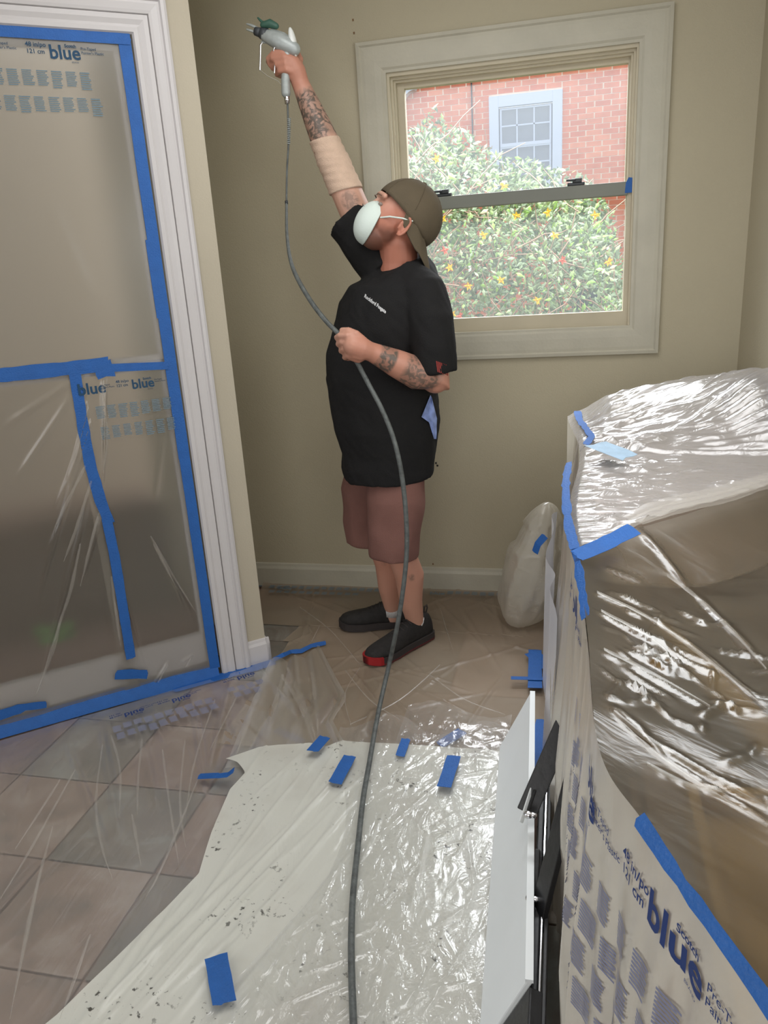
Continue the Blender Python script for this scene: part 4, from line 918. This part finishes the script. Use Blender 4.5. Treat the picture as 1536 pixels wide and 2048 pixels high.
lm = []
for k in range(5):
    q = MB(); vs, fs = leafshape(V((0, 0, 0)), V((0, 0, 1)), V((0, -1, 0)), 1.0); q.add([p * random.uniform(.95, 1.05) for p in vs], fs)
    mm = mat('leaf_green', srgb(*random.choice([(150, 176, 116), (178, 200, 140), (196, 208, 182), (132, 156, 110), (160, 206, 96)])), .5); lm.append(q.mesh('leaf', mm))
for k, (c, d, n, sz) in enumerate(big):
    o = bpy.data.objects.new('leaf', lm[k % 5]); COL.objects.link(o); o.parent = bs
    w = d.cross(-n); R3 = Matrix((w, -n, d)).transposed() if False else Matrix((n.cross(d) * -1, -n, d)).transposed()
    o.matrix_local = Matrix.Translation(c - V(bs.location)) @ R3.to_4x4() @ Matrix.Scale(sz, 4)
st = MB()
for k in range(230):
    x = random.uniform(-1.5, .6); tz = btop(x); y = random.uniform(4.8, 5.6); h = random.uniform(.3, .9); z = random.uniform(.7, tz - .15)
    a = random.uniform(-1.2, 1.2); p = V((x, y, z)); pts = [p]
    for q in range(4): a += random.uniform(-.5, .5); p = p + V((math.sin(a), random.uniform(-.2, .2), math.cos(a))) * h / 5; pts.append(p)
    if pts[-1].z < tz + .08: st.tube(pts, [.005, .004, .0035, .003, .002], 4, False)
tag(st.build('branches', M['stem'], bs), kind='stuff')
for px, py, cc in ((900, 535, 0), (968, 470, 0), (1033, 432, 0), (1110, 470, 0), (1217, 523, 0), (937, 572, 0), (1003, 560, 0), (1190, 430, 0), (886, 438, 0), (905, 628, 0), (1008, 372, 0), (1095, 425, 0), (873, 318, 0), (1125, 520, 1), (920, 632, 1), (890, 500, 1), (1075, 600, 0)):
    c = atY(px, py, 4.72); q = MB()
    for k in range(5):
        a = 2 * PI * k / 5 + rnd(); d = V((math.cos(a), -.35, math.sin(a))).normalized(); n = V((0, -1, 0)); n = (n - d * n.dot(d)).normalized(); vs, fs = leafshape(c + d * .014, d, n, .016); q.add(vs, fs)
    q.ell(c + V((0, -.006, 0)), (V((.006, 0, 0)), V((0, .006, 0)), V((0, 0, .006))), 6, 4)
    q.build('flower', M['orange'] if cc else M['yellow'], bs)

# ------------------------------------------------------------------ the painter
man = empty('person', (-.66, 2.78, 0), 'man in black t-shirt, brown shorts and backwards cap raising a spray gun', 'person')
FW = V((-.66, -.735, .0)).normalized(); SW = V((0, 0, 1)).cross(FW).normalized()       # torso forward and his left
def P(x, y, Y): return atY(x, y, Y)
CR_ = RW.col[0].copy(); LFT = (-V((CR_.x, CR_.y, 0))).normalized(); LFT = (LFT * .985 + V((.0, -.17, 0))).normalized()   # direction his face points in plan
tilt = math.radians(33); HX = LFT * math.cos(tilt) + V((0, 0, math.sin(tilt))); HY = -LFT * math.sin(tilt) + V((0, 0, math.cos(tilt))); HZ = HX.cross(HY).normalized()
HC = P(795, 454, 2.76); HS = 1.09
def Hh(x, y, z=0): return HC + (HX * x + HY * y + HZ * z) * HS
if HZ.y > 0: HZ = -HZ          # towards the camera side
def E3(a, b, c): return (HX * a * HS, HY * b * HS, HZ * c * HS)
body = MB()
sR = P(740, 492, 2.86); eR = P(672, 335, 2.86); wR = P(603, 172, 2.87)
sL = P(855, 590, 2.64); eL = P(872, 764, 2.63); wL = P(748, 706, 2.50)
rings_t = [(900, 776, 96), (850, 772, 106), (800, 766, 109), (750, 764, 110), (700, 768, 110), (650, 776, 107), (600, 784, 100), (565, 792, 84), (540, 796, 60)]
aw = [.165, .178, .185, .19, .198, .203, .198, .165, .10]
def ringat(py, px, hw, a, grow=0.0, Y=2.78, seg=36):
    c = P(px, py, Y); h = hw / 585.0; b = math.sqrt(max(.003, h * h - (a * .57) ** 2)) / .82
    return c, a + grow, b + grow
def torso(mb, grow, rows, seg=40, wr=0.0):
    rr = []
    for row in rows:
        (py, px, hw), a = row[:2]; tl = row[2] if len(row) > 2 else 0
        c, A, B = ringat(py, px, hw, a, grow)
        r = []
        for k in range(seg):
            t = 2 * PI * k / seg; rad = 1.0
            p = c + SW * A * math.cos(t) + FW * B * math.sin(t) - V((0, 0, tl * math.sin(t)))
            if wr: p = p + (p - c).normalized() * wr * noise.noise(p * 9) + (p - c).normalized() * wr * .5 * noise.noise(V((p.x * 22, p.y * 22, p.z * 7)))
            r.append(p)
        rr.append(r)
    mb.rings(rr)
rows_b = list(zip(rings_t, aw))
torso(body, -.035, rows_b[:-1] + [((545, 796, 50), .07)])
body.tube([P(800, 560, 2.80), P(797, 520, 2.79), P(796, 480, 2.775)], [.078, .068, .066], 20)
body.ell(Hh(-.015, .045), E3(.098, .095, .078)); body.ell(Hh(.035, .0), E3(.062, .085, .066)); body.ell(Hh(.052, -.055), E3(.050, .048, .052)); body.ell(Hh(.082, -.078), E3(.020, .020, .024), 12, 8)
body.tube([Hh(.088, .045), Hh(.102, .015), Hh(.110, -.010)], [.009, .010, .011], 10); body.ell(Hh(.104, -.016), E3(.012, .009, .017), 10, 8)
body.tube([Hh(.083, .052, .045), Hh(.094, .056, .02), Hh(.096, .055, 0), Hh(.094, .056, -.02), Hh(.083, .052, -.045)], .010, 8)
body.ell(Hh(.055, -.005, .042), E3(.022, .022, .018), 12, 8); body.ell(Hh(.10, -.05), E3(.014, .012, .026), 12, 8)
for sg in (1, -1):
    ec = (-.006, .0, .074 * sg)
    body.tube([Hh(ec[0] + .012 * math.cos(a) - .004 * math.sin(a), ec[1] + .030 * math.sin(a), ec[2] + .006 * sg + (.006 * sg if math.cos(a) < .2 else 0)) for a in [k * PI / 7 - .4 for k in range(0, 13)]], .0055, 8)
    body.ell(Hh(-.003, -.004, .074 * sg), E3(.012, .024, .008), 12, 8)
# arms
body.tube([P(768, 530, 2.82), sR, sR.lerp(eR, .5), eR, eR.lerp(wR, .25), eR.lerp(wR, .6), wR, P(596, 155, 2.87)], [.055, .056, .056, .053, .051, .043, .031, .030], 20)
body.tube([P(820, 565, 2.72), sL, sL.lerp(eL, .6), eL, eL.lerp(wL, .3), eL.lerp(wL, .65), wL, P(738, 702, 2.49)], [.04, .044, .052, .055, .056, .047, .033, .031], 20)
body.ell(eL + V((-.002, 0, .006)), (V((.049, 0, 0)), V((0, .046, 0)), V((0, 0, .045))), 18, 12)
# left hand closed on the hose
body.tube([P(740, 703, 2.49), P(724, 697, 2.475), P(708, 692, 2.465)], [.031, .037, .036], 16)
body.tube([P(716, 712, 2.48), P(704, 708, 2.47)], [.024, .022], 12)
hdir = (P(712, 722, 2.50) - P(686, 672, 2.50)).normalized()
for k in range(4):
    f = k / 3.0; bx, by = 697 + 13 * f, 672 + 40 * f
    L_ = (1.0, 1.06, 1.0, .86)[k]
    body.tube([P(bx + 12, by + 2, 2.462), P(bx - 2, by - 1, 2.455), P(bx - 17 * L_, by - 1, 2.466), P(bx - 24 * L_, by + 3, 2.495), P(bx - 15 * L_, by + 5, 2.522), P(bx - 3, by + 4, 2.525)], [.012, .0115, .0108, .0098, .009, .0078], 10)
body.tube([P(728, 683, 2.475), P(712, 668, 2.465), P(697, 661, 2.475), P(684, 660, 2.488)], [.015, .0135, .0115, .0095], 10)
# right hand on the grip
body.tube([P(600, 162, 2.87), P(592, 142, 2.865), P(583, 124, 2.86)], [.030, .034, .030], 16)
body.tube([P(588, 150, 2.86), P(576, 134, 2.85)], [.024, .022], 12)
for k in range(4):
    by = 101 + 12.5 * k; L_ = (1.05, 1.1, .95, .8)[k]; bx = 583 + 2 * k
    if k == 0: pts = [P(bx, 112, 2.850), P(566, 104, 2.838), P(547, 106, 2.84), P(536, 118, 2.85), P(539, 129, 2.858)]
    else: pts = [P(bx, by + 6, 2.846), P(bx - 16, by + 1, 2.832), P(bx - 36 * L_, by + 3, 2.838), P(bx - 44 * L_, by + 10, 2.862), P(bx - 34 * L_, by + 14, 2.89)]
    body.tube(pts, [.0125, .0115, .0105, .0098, .0085], 10)
body.tube([P(596, 138, 2.875), P(600, 118, 2.885), P(592, 102, 2.892), P(578, 97, 2.895)], [.014, .0125, .011, .0095], 10)
# hips and legs
kL = P(803, 1108, 2.70); aL = V((-.583, 2.805, .085)); kR = P(764, 1090, 2.86); aR = V((-.705, 2.93, .085))
hL = P(800, 935, 2.74); hR = P(755, 930, 2.84)
body.tube([hL, hR], .09, 20)
mL = kL.lerp(aL, .3) + V((.012, .01, 0)); mR = kR.lerp(aR, .3) + V((.012, .01, 0))
body.tube([hL, hL.lerp(kL, .6), kL, mL, kL.lerp(aL, .65), aL, aL - V((0, 0, .03))], [.085, .072, .056, .058, .046, .034, .033], 20)
body.tube([hR, hR.lerp(kR, .6), kR, mR, kR.lerp(aR, .65), aR, aR - V((0, 0, .03))], [.085, .072, .056, .057, .046, .034, .033], 20)
bme = remesh(body, .0042, 3)
n = len(bme.vertices); co = np.empty(n * 3); bme.vertices.foreach_get('co', co); co = co.reshape(-1, 3)
def segmask(a, b, r, t0=0, t1=1, soft=.08):
    a = np.array(a); b = np.array(b); d = b - a; t = ((co - a) @ d) / d.dot(d); dist = np.linalg.norm(co - a - np.clip(t, 0, 1)[:, None] * d, axis=1)
    return (dist < r) * np.clip((t - t0) / soft, 0, 1) * np.clip((t1 - t) / soft, 0, 1)
def ballm(c, r, soft=.3): return np.clip((1 - np.linalg.norm(co - np.array(c), axis=1) / r) / soft, 0, 1)
tat = np.maximum.reduce([segmask(eR, wR, .075, .28, .95), segmask(eL, wL, .075, .02, .62) * .9, segmask(eL, wL, .075, .72, .98, .03), ballm(P(827, 1163, 2.66), .032) * 1.0, ballm(P(765, 1135, 2.80), .03) * .4, ballm(P(700, 400, 2.80), .04) * .6])
brd = np.maximum.reduce([ballm(Hh(.055, -.085, .03), .06, .4), ballm(Hh(.02, -.055, .06), .045, .5) * .8, ballm(Hh(.075, -.075, .02), .065, .6), ballm(Hh(.04, -.06, .05), .05, .6) * .8])
fl_ = np.maximum.reduce([ballm(Hh(0, -.02, .05), .14, .5), segmask(eL, wL, .07, -.3, 1.5) * .6, ballm(wL, .16, .5) * .7, ballm(P(585, 125, 2.86), .13, .4) * .7, ballm(P(795, 525, 2.75), .14, .4), ballm(kL, .5, 1) * .6, ballm(kR, .5, 1) * .7])
for nm_, ar in (('tattoo', tat), ('beard', np.clip(brd * .9, 0, .85)), ('flush', np.clip(fl_, 0, 1))):
    at = bme.attributes.new(nm_, 'FLOAT', 'POINT'); at.data.foreach_set('value', ar.astype(np.float32))
link('body', bme, M['skin'], man)
# eyes (visible side and far side)
for sg in (1, -1):
    MB().ell(Hh(.083, .026, .036 * sg), E3(.008, .006, .010), 12, 8).build('eye', mat('eye', (.25, .2, .17), .2), man, True)
    MB().tube([Hh(.094, .047, .050 * sg), Hh(.104, .050, .03 * sg), Hh(.105, .047, .015 * sg)], [.0015, .0028, .0015], 6).build('eyebrow', mat('brow_hair', (.16, .09, .06), .9), man, True)
# shirt
sh = MB()
rows_s = [((950, 777, 92), .160), ((925, 775, 96), .162)] + rows_b[:7] + [((568, 792, 86), .165), ((546, 796, 66), .115, .02), ((528, 796, 50), .084, .035)]
torso(sh, .015, rows_s, wr=.010)
def tubew(mb, pts, rad, seg=28, wr=.006):
    n0 = len(mb.v); mb.tube(pts, rad, seg, False)
    for i in range(n0, len(mb.v)):
        p = V(mb.v[i]); k = noise.noise_vector(p * 14) * wr; mb.v[i] = tuple(p + k)
tubew(sh, [P(775, 545, 2.82), P(742, 500, 2.85), P(716, 462, 2.86), P(694, 437, 2.86)], [.088, .088, .086, .084])
tubew(sh, [P(815, 560, 2.74), P(850, 590, 2.66), P(862, 640, 2.63), P(868, 700, 2.62), P(871, 745, 2.62)], [.07, .076, .078, .076, .072])
sh.ell(P(748, 508, 2.85), (V((.085, 0, 0)), V((0, .08, 0)), V((0, 0, .075))))
sh.ell(P(840, 582, 2.68), (V((.085, 0, 0)), V((0, .085, 0)), V((0, 0, .068))))
sme = remesh(sh, .007, 3)
nrm_ = [v.normal.copy() for v in sme.vertices]; cos_ = [v.co.copy() for v in sme.vertices]
for k_, (p, n_) in enumerate(zip(cos_, nrm_)):
    a = .006 * noise.noise(V((p.x * 12, p.y * 12, p.z * 6))) + .004 * abs(noise.noise(V((p.x * 25 + p.z * 18, p.y * 25, p.z * 10))))
    cos_[k_] = p + n_ * a
sme.vertices.foreach_set('co', [c for p in cos_ for c in p]); sme.update()
sho = link('shirt', sme, M['shirt'], man)
tag(sho, 'black crew neck t-shirt with small white chest print')
# chest lettering, projected to the shirt front
from mathutils.bvhtree import BVHTree
bvh = BVHTree.FromPolygons([v.co for v in sme.vertices], [tuple(p.vertices) for p in sme.polygons])
def onshirt(x, y, off=.0015):
    d = ray(x, y); h = bvh.ray_cast(CP, d, 10)
    return (h[0] - d * off) if h[0] else atY(x, y, 2.6)
vs, fs = text_pts('Rockford Fosgate', 9.2, .35)
wmax = max(v[0] for v in vs); dirx, diry = 43.0, 33.0
MB().add([onshirt(728 + x / wmax * dirx + y * .35, 594 + x / wmax * diry - y * 1.0) for x, y, z in vs], fs).build('chest_print', mat('white_print', (.55, .55, .55), .8), sho, fix=False)
s = MB()
for k in range(7):
    x0 = 872 + k * 3.2; y0 = 722 + k * 1.2; s.add([onshirt(x0, y0), onshirt(x0 + 2, y0), onshirt(x0 + 5, y0 + 22), onshirt(x0 + 3, y0 + 22)], [(0, 1, 2, 3)])
s.build('sleeve_print', mat('red_print', srgb(140, 50, 44), .8), sho, fix=False)
# blue-white rag in the back pocket
def ragp(a, b):
    xl = interp([(0, 861), (.5, 843), (.62, 858), (1, 868)], b); xr = interp([(0, 864), (.5, 874), (1, 873)], b)
    return onshirt(xl + (xr - xl) * a, 790 + 88 * b + 6 * a * (1 - b), .010 + .006 * math.sin(a * 8 + b * 5) + .004 * math.sin(b * 23))
rg = MB().grid(ragp, 14, 26).build('rag', M['rag'], None, True)
tag(rg, 'blue-white rag tucked at the back of the shirt', 'rag')
# shorts
so = MB(); pr_ = []
torso(so, .006, [((945, 778, 84), .140), ((915, 776, 92), .150), ((880, 776, 94), .155)], wr=.004)
tubew(so, [P(748, 925, 2.86), P(733, 985, 2.87), P(734, 1040, 2.87), P(736, 1083, 2.87)], [.104, .102, .094, .088], wr=.010)
tubew(so, [P(792, 930, 2.74), P(790, 1000, 2.71), P(789, 1060, 2.70), P(788, 1114, 2.69)], [.104, .108, .102, .095], wr=.010)
sm2 = remesh(so, .007, 3)
nrm_ = [v.normal.copy() for v in sm2.vertices]; cos_ = [v.co.copy() for v in sm2.vertices]
for k_, (p, n_) in enumerate(zip(cos_, nrm_)):
    cos_[k_] = p + n_ * (.007 * noise.noise(V((p.x * 10, p.y * 10, p.z * 9))))
sm2.vertices.foreach_set('co', [c for p in cos_ for c in p]); sm2.update()
shr = link('shorts', sm2, M['shorts'], man); tag(shr, 'brown knee-length shorts')
# bandage round the raised elbow
bd = MB(); rr = []
ba, bb = eR.lerp(sR, .30), eR.lerp(wR, .34); dd = (bb - ba); ex = dd.normalized(); nx = ex.cross(V((0, 1, 0))).normalized(); ny = ex.cross(nx)
for k in range(41):
    f = k / 40; r = .060 - .008 * f + .0005 * math.sin(f * 34) + (.002 if .45 < f < .7 else 0); c = ba + dd * f
    rr.append([c + (nx * math.cos(2 * PI * j / 28) + ny * math.sin(2 * PI * j / 28)) * (r + .0009 * math.sin(f * 44 + j * .22 * 3)) + ex * .012 * math.cos(2 * PI * j / 28) for j in range(28)])
bd.rings([[c_ - (c_ - ba) * .14 for c_ in rr[0]]] + rr + [[c_ - (c_ - bb) * .14 for c_ in rr[-1]]]); bdo = bd.build('bandage', M['bandage'], man, True)
for f in (.22, .45, .62):
    c = ba + dd * (1 - f); q = c - nx * (.0) ; p = proj(c)
    a = atY(p[0] - 27, p[1] - 3, c.y - .03); MB().box(a, (.006, .004, .011)).build('clip', mat('brown_clip', srgb(120, 90, 74), .7), bdo, bevel=.002)
# cap
cp = MB(); A_, B_, C_ = .113, .106, .089
def capp(phi, th, g=1.0):
    x = -.012 + A_ * g * math.sin(th) * math.cos(phi); z = C_ * g * math.sin(th) * math.sin(phi); y = .046 + B_ * g * math.cos(th); return x, y, z
rings_c = []; nph = 48; nth = 14; rim = []
for k in range(nph):
    phi = 2 * PI * k / nph; lo_, hi = .2, PI * .95
    for _ in range(30):
        m_ = (lo_ + hi) / 2; x, y, z = capp(phi, m_)
        if y > .032 + .38 * x: lo_ = m_
        else: hi = m_
    rim.append(lo_)
for i in range(nth + 1): rings_c.append([Hh(*capp(2 * PI * k / nph, rim[k] * (i + .3) / (nth + .3), 1 + .02 * math.sin(6 * 2 * PI * k / nph) * 0)) for k in range(nph)])
for i in range(nth, -1, -1): rings_c.append([Hh(*capp(2 * PI * k / nph, rim[k] * (i + .3) / (nth + .3), .965)) for k in range(nph)])
cp.rings(rings_c); capo = cp.build('cap', M['cap'], man, True); tag(capo, 'olive brown baseball cap worn backwards')
MB().ell(Hh(-.012, .152, 0), E3(.009, .005, .009), 10, 6).build('button', M['cap'], capo, True)
for k in range(3):
    phi = PI / 6 + k * PI / 3
    MB().tube([Hh(*capp(phi if t > 0 else phi + PI, abs(t) * 1.45, 1.006)) for t in [q / 6 - 1 for q in range(13)]], .0012, 5).build('seam', M['cap'], capo, True)
br = MB(); 
def brim(s, t, g=0):
    ph = PI - .70 + (s - .5) * 2.1; kk = int((ph % (2 * PI)) / (2 * PI) * nph) % nph
    x, y, z = capp(ph, rim[kk], 1.0); w = math.cos((s - .5) * PI * .98) ** .45
    l = .100 * t * w
    return Hh(x - .66 * l + .010 * (2 * abs(s - .5)) ** 2 * t, y - .75 * l - .012 * t * (2 * abs(s - .5)) ** 2 + g, z * (1 - .06 * t))
nb1 = [[brim(i / 20, j / 8) for i in range(21)] for j in range(9)]
br.grid(lambda s, t: brim(s, t), 20, 8); n1 = len(br.v); br.grid(lambda s, t: brim(s, t, -.004), 20, 8)
for i in range(20):
    a = 8 * 21 + i; br.f.append((a, a + 1, a + 1 + n1, a + n1))
br.build('brim', M['cap'], capo, True)
# mask
mk = MB(); rr = []
for i in range(13):
    th = (i + .4) / 12.4 * PI / 2
    rr.append([Hh(.073 + .056 * math.cos(th) ** .9, -.032 + .070 * math.sin(th) * math.cos(a), .060 * math.sin(th) * math.sin(a)) for a in [2 * PI * k / 36 for k in range(36)]])
for i in range(12, -1, -1): rr.append([p - HX * .003 for p in rr[i]])
mk.rings(rr); mko = mk.build('face_mask', M['mask'], man, True); tag(mko, 'white cup dust mask')
for sg in (1, -1):
    MB().tube([Hh(.066, -.010, .056 * sg), Hh(.045, .004, .074 * sg), Hh(.01, .018, .083 * sg), Hh(-.02, .026, .086 * sg)], .0028, 8).build('strap', M['mask'], mko, True)
MB().tube([Hh(.123, .0, .018), Hh(.128, .004, 0), Hh(.123, .0, -.018)], .002, 6).build('nose_clip', M['chrome'], mko, True)
# shoes and socks
def shoe(heel, toe, label, redtoe):
    heel = V(heel); toe = V(toe); d = (toe - heel); Ls = d.length; x = d.normalized(); y = V((0, 0, 1)).cross(x); z0 = .033
    e = None
    prof_w = [(0, .018), (.03, .030), (.10, .034), (.25, .036), (.45, .038), (.62, .048), (.78, .050), (.90, .042), (.97, .026), (1.0, .010)]
    prof_h = [(0, .060), (.03, .085), (.10, .098), (.22, .096), (.36, .092), (.48, .074), (.62, .058), (.78, .048), (.90, .042), (.97, .034), (1.0, .022)]
    up_ = MB(); rr = []
    for k in range(25):
        f = k / 24; w = interp(prof_w, f) ; h = interp(prof_h, f); ring = []
        for j in range(20):
            a = 2 * PI * j / 20; cw = math.cos(a); sw = math.sin(a)
            ring.append(heel + x * f * Ls + y * w * (abs(cw) ** .8) * (1 if cw > 0 else -1) + V((0, 0, z0 + .012 + (h - .012) * max(0, sw) ** .9 * (1 - .0 * f) - .012 * max(0, -sw))))
        rr.append(ring)
    up_.rings(rr); uo = up_.build('shoe', M['shoe'], man, True); tag(uo, label)
    def solew(name, f0, f1, z_lo, z_hi, gr, m):
        s = MB(); n_ = 22; L1 = []; 
        for k in range(n_ + 1): f = f0 + (f1 - f0) * k / n_; L1.append((f, interp(prof_w, f) + gr))
        lo2 = lambda f: z_lo + (.010 * max(0, (f - .8) / .2) ** 2)
        P1 = [heel + x * (f * (Ls + .008) - .004) + y * w + V((0, 0, lo2(f))) for f, w in L1] + [heel + x * (f * (Ls + .008) - .004) - y * w + V((0, 0, lo2(f))) for f, w in L1[::-1]]
        P2 = [p + V((0, 0, z_hi - z_lo)) for p in P1]
        s.rings([P1, P2]); return s.build(name, m, uo, False, bevel=0)
    solew('sole', 0, 1, .012, .040, .005, M['sole'])
    solew('outsole', 0, 1, .010, .017, .006, M['maroon'] if redtoe else M['sole'])
    if redtoe: solew('toe_bumper', .86, 1.0, .013, .045, .0065, M['red'])
    for k in range(5):
        f = .36 + .055 * k; h = interp(prof_h, f); w = .024 - .002 * k
        MB().tube([heel + x * f * Ls + y * (-w) + V((0, 0, z0 + h * .90)), heel + x * (f + .01) * Ls + V((0, 0, z0 + h + .003)), heel + x * f * Ls + y * w + V((0, 0, z0 + h * .90))], .0026, 6).build('lace', M['sole'], uo, True)
    c = heel + x * .02 + V((0, 0, z0 + .085))
    MB().tube([c, c + V((0, 0, .02)) - x * .010, c + V((0, 0, .034)) - x * .008, c + V((0, 0, .030)) + x * .006, c + V((0, 0, .01)) + x * .010], .0035, 6).build('heel_tab', M['sole'], uo, True)
    return uo
shoe((-.535, 2.862, 0), (-.738, 2.578, 0), 'black running shoe with red toe edge, nearer foot', True)
shoe((-.635, 2.955, 0), (-.935, 2.895, 0), 'black running shoe, farther foot', False)
for an in (aL, aR):
    MB().tube([an + V((0, 0, -.02)), an + V((0, 0, .032))], [.038, .0365], 20, False).build('sock', M['sock'], man, True)

# ------------------------------------------------------------------ spray gun and hose
gn = empty('spray_gun', P(575, 190, 2.85), 'pale grey paint spray gun with green tip in raised hand', 'spray gun')
def G(x, y, o=0.0): return P(x, y, 2.845 + o)
MB().tube([G(532, 72), G(545, 76), G(562, 84), G(578, 92), G(588, 98)], [.020, .026, .029, .027, .022], 18).build('gun_body', M['gun'], gn, True)
MB().tube([G(545, 64), G(566, 72), G(580, 80)], [.010, .012, .010], 12).build('top_housing', M['gun'], gn, True)
MB().tube([G(522, 66), G(534, 70)], [.018, .020], 14, False).build('tip_collar', M['gunD'], gn, True)
MB().tube([G(510, 62), G(523, 66)], [.013, .016], 14, False).build('guard_base', M['gunD'], gn, True)
for dx, dy in ((0, -6), (0, 5)):
    s = MB(); s.tube([G(516, 63 + dy), G(504, 57 + dy), G(494, 54 + dy)], [.004, .0045, .003], 8); s.build('guard_wing', M['gun'], gn, True)
MB().tube([G(526, 50, -.005), G(540, 47, -.005), G(552, 52, -.005)], [.010, .014, .010], 12).build('spray_tip', M['tip'], gn, True)
MB().tube([G(516, 36, -.005), G(524, 44, -.005), G(534, 48, -.005)], [.003, .005, .006], 10).build('tip_handle', M['tip'], gn, True)
MB().ell(G(586, 84), (V((.012, 0, 0)), V((0, .018, 0)), V((-.006, 0, .045)))).build('end_cap', mat('white_cap', srgb(226, 228, 224), .35), gn, True)
MB().tube([G(575, 100), G(573, 130), G(571, 160), G(572, 186)], [.016, .015, .015, .016], 14).build('grip', M['gun'], gn, True)
MB().tube([G(573, 188), G(575, 208)], [.010, .009], 12, False).build('swivel', M['chrome'], gn, True)
for x0, o in ((549, -.012), (554, .012)):
    MB().tube([G(x0 + 3, 88, o), G(x0 - 2, 100, o), G(x0 + 1, 122, o), G(x0, 146, o)], .0028, 8).build('trigger', M['chrome'], gn, True)
MB().tube([G(526, 84), G(521, 90), G(520, 140)], .0035, 8).build('guard_rod', M['chrome'], gn, True)
MB().tube([G(524, 84), G(540, 86), G(560, 96)], .004, 8).build('guard_rod', M['gun'], gn, True)
MB().tube([G(520, 140), G(535, 152, -.005), G(556, 162), G(568, 176)], .0016, 6).build('guard_rod', mat('clear_guard', srgb(160, 156, 140), .4), gn, True)
hp = [(575, 206, 2.845), (576, 235, 2.845), (577, 285, 2.84), (574, 340, 2.83), (573, 405, 2.80), (574, 470, 2.74), (581, 520, 2.69), (595, 557, 2.65), (622, 603, 2.58), (652, 642, 2.53), (686, 677, 2.495), (700, 700, 2.492), (716, 728, 2.49), (737, 768, 2.46), (762, 815, 2.43), (784, 868, 2.41), (799, 925, 2.395), (808, 985, 2.39), (813, 1050, 2.385), (813, 1110, 2.38), (806, 1180, 2.37), (794, 1255, 2.36)]
hpts = [P(*h) for h in hp] + [atZ(778, 1330, .13), atZ(762, 1400, .07), atZ(750, 1460, .06), atZ(738, 1530, .05), atZ(726, 1600, .05), atZ(715, 1700, .05), atZ(706, 1790, .05), atZ(703, 1860, .05), atZ(703, 1930, .05), atZ(707, 2048, .05), atZ(715, 2200, .05), atZ(730, 2500, .05)]
hq = cr(hpts); i0 = 4 * 6
ho = empty('spray_hose', hpts[-1], 'grey paint hose from gun through his hand down to the floor', 'hose')
MB().tube(hq[:i0 + 1], .0035, 10).build('whip_hose', M['hose'], ho, True)
MB().tube(hq[i0:], [.0045 + .0035 * min(1, k / 20) for k in range(len(hq) - i0)], 12).build('main_hose', M['hose'], ho, True)
MB().tube([hpts[4] - V((0, 0, .006)), hpts[4] + V((0, 0, .006))], .006, 10, False).build('coupling', M['dark'], ho, True)
sp = []; a0, a1 = P(578, 236, 2.842), P(577, 288, 2.84)
for k in range(160): f = k / 159; a = f * 2 * PI * 14; sp.append(a0.lerp(a1, f) + V((math.cos(a), math.sin(a), 0)) * .0062)
MB().tube(sp, .0013, 5).build('hose_spring', M['gun'], ho, True)

# ------------------------------------------------------------------ small marks on the walls and window
tape([V((.226, YB + .012, 1.728)), V((.262, YB + .006, 1.725))], .055, 'dark blue tape tab on window frame at the meeting rail', up=(0, -1, 0), wob=.5)
for px, py in ((872, 926), (875, 931)):
    c = atY(px, py, YB); MB().box(c, (.004, .003, .004)).build('wall_hole', M['black'], wr, bevel=.001)
for px, py in ((706, 40), (708, 66), (866, 1128)):
    c = atY(px, py, YB - .001); MB().box(c, (.003, .001, .004)).build('wall_mark', M['wood'], wr)
print('tris', sum(len(o.data.polygons) for o in COL.objects if o.type == 'MESH'), 'objs', len(COL.objects))
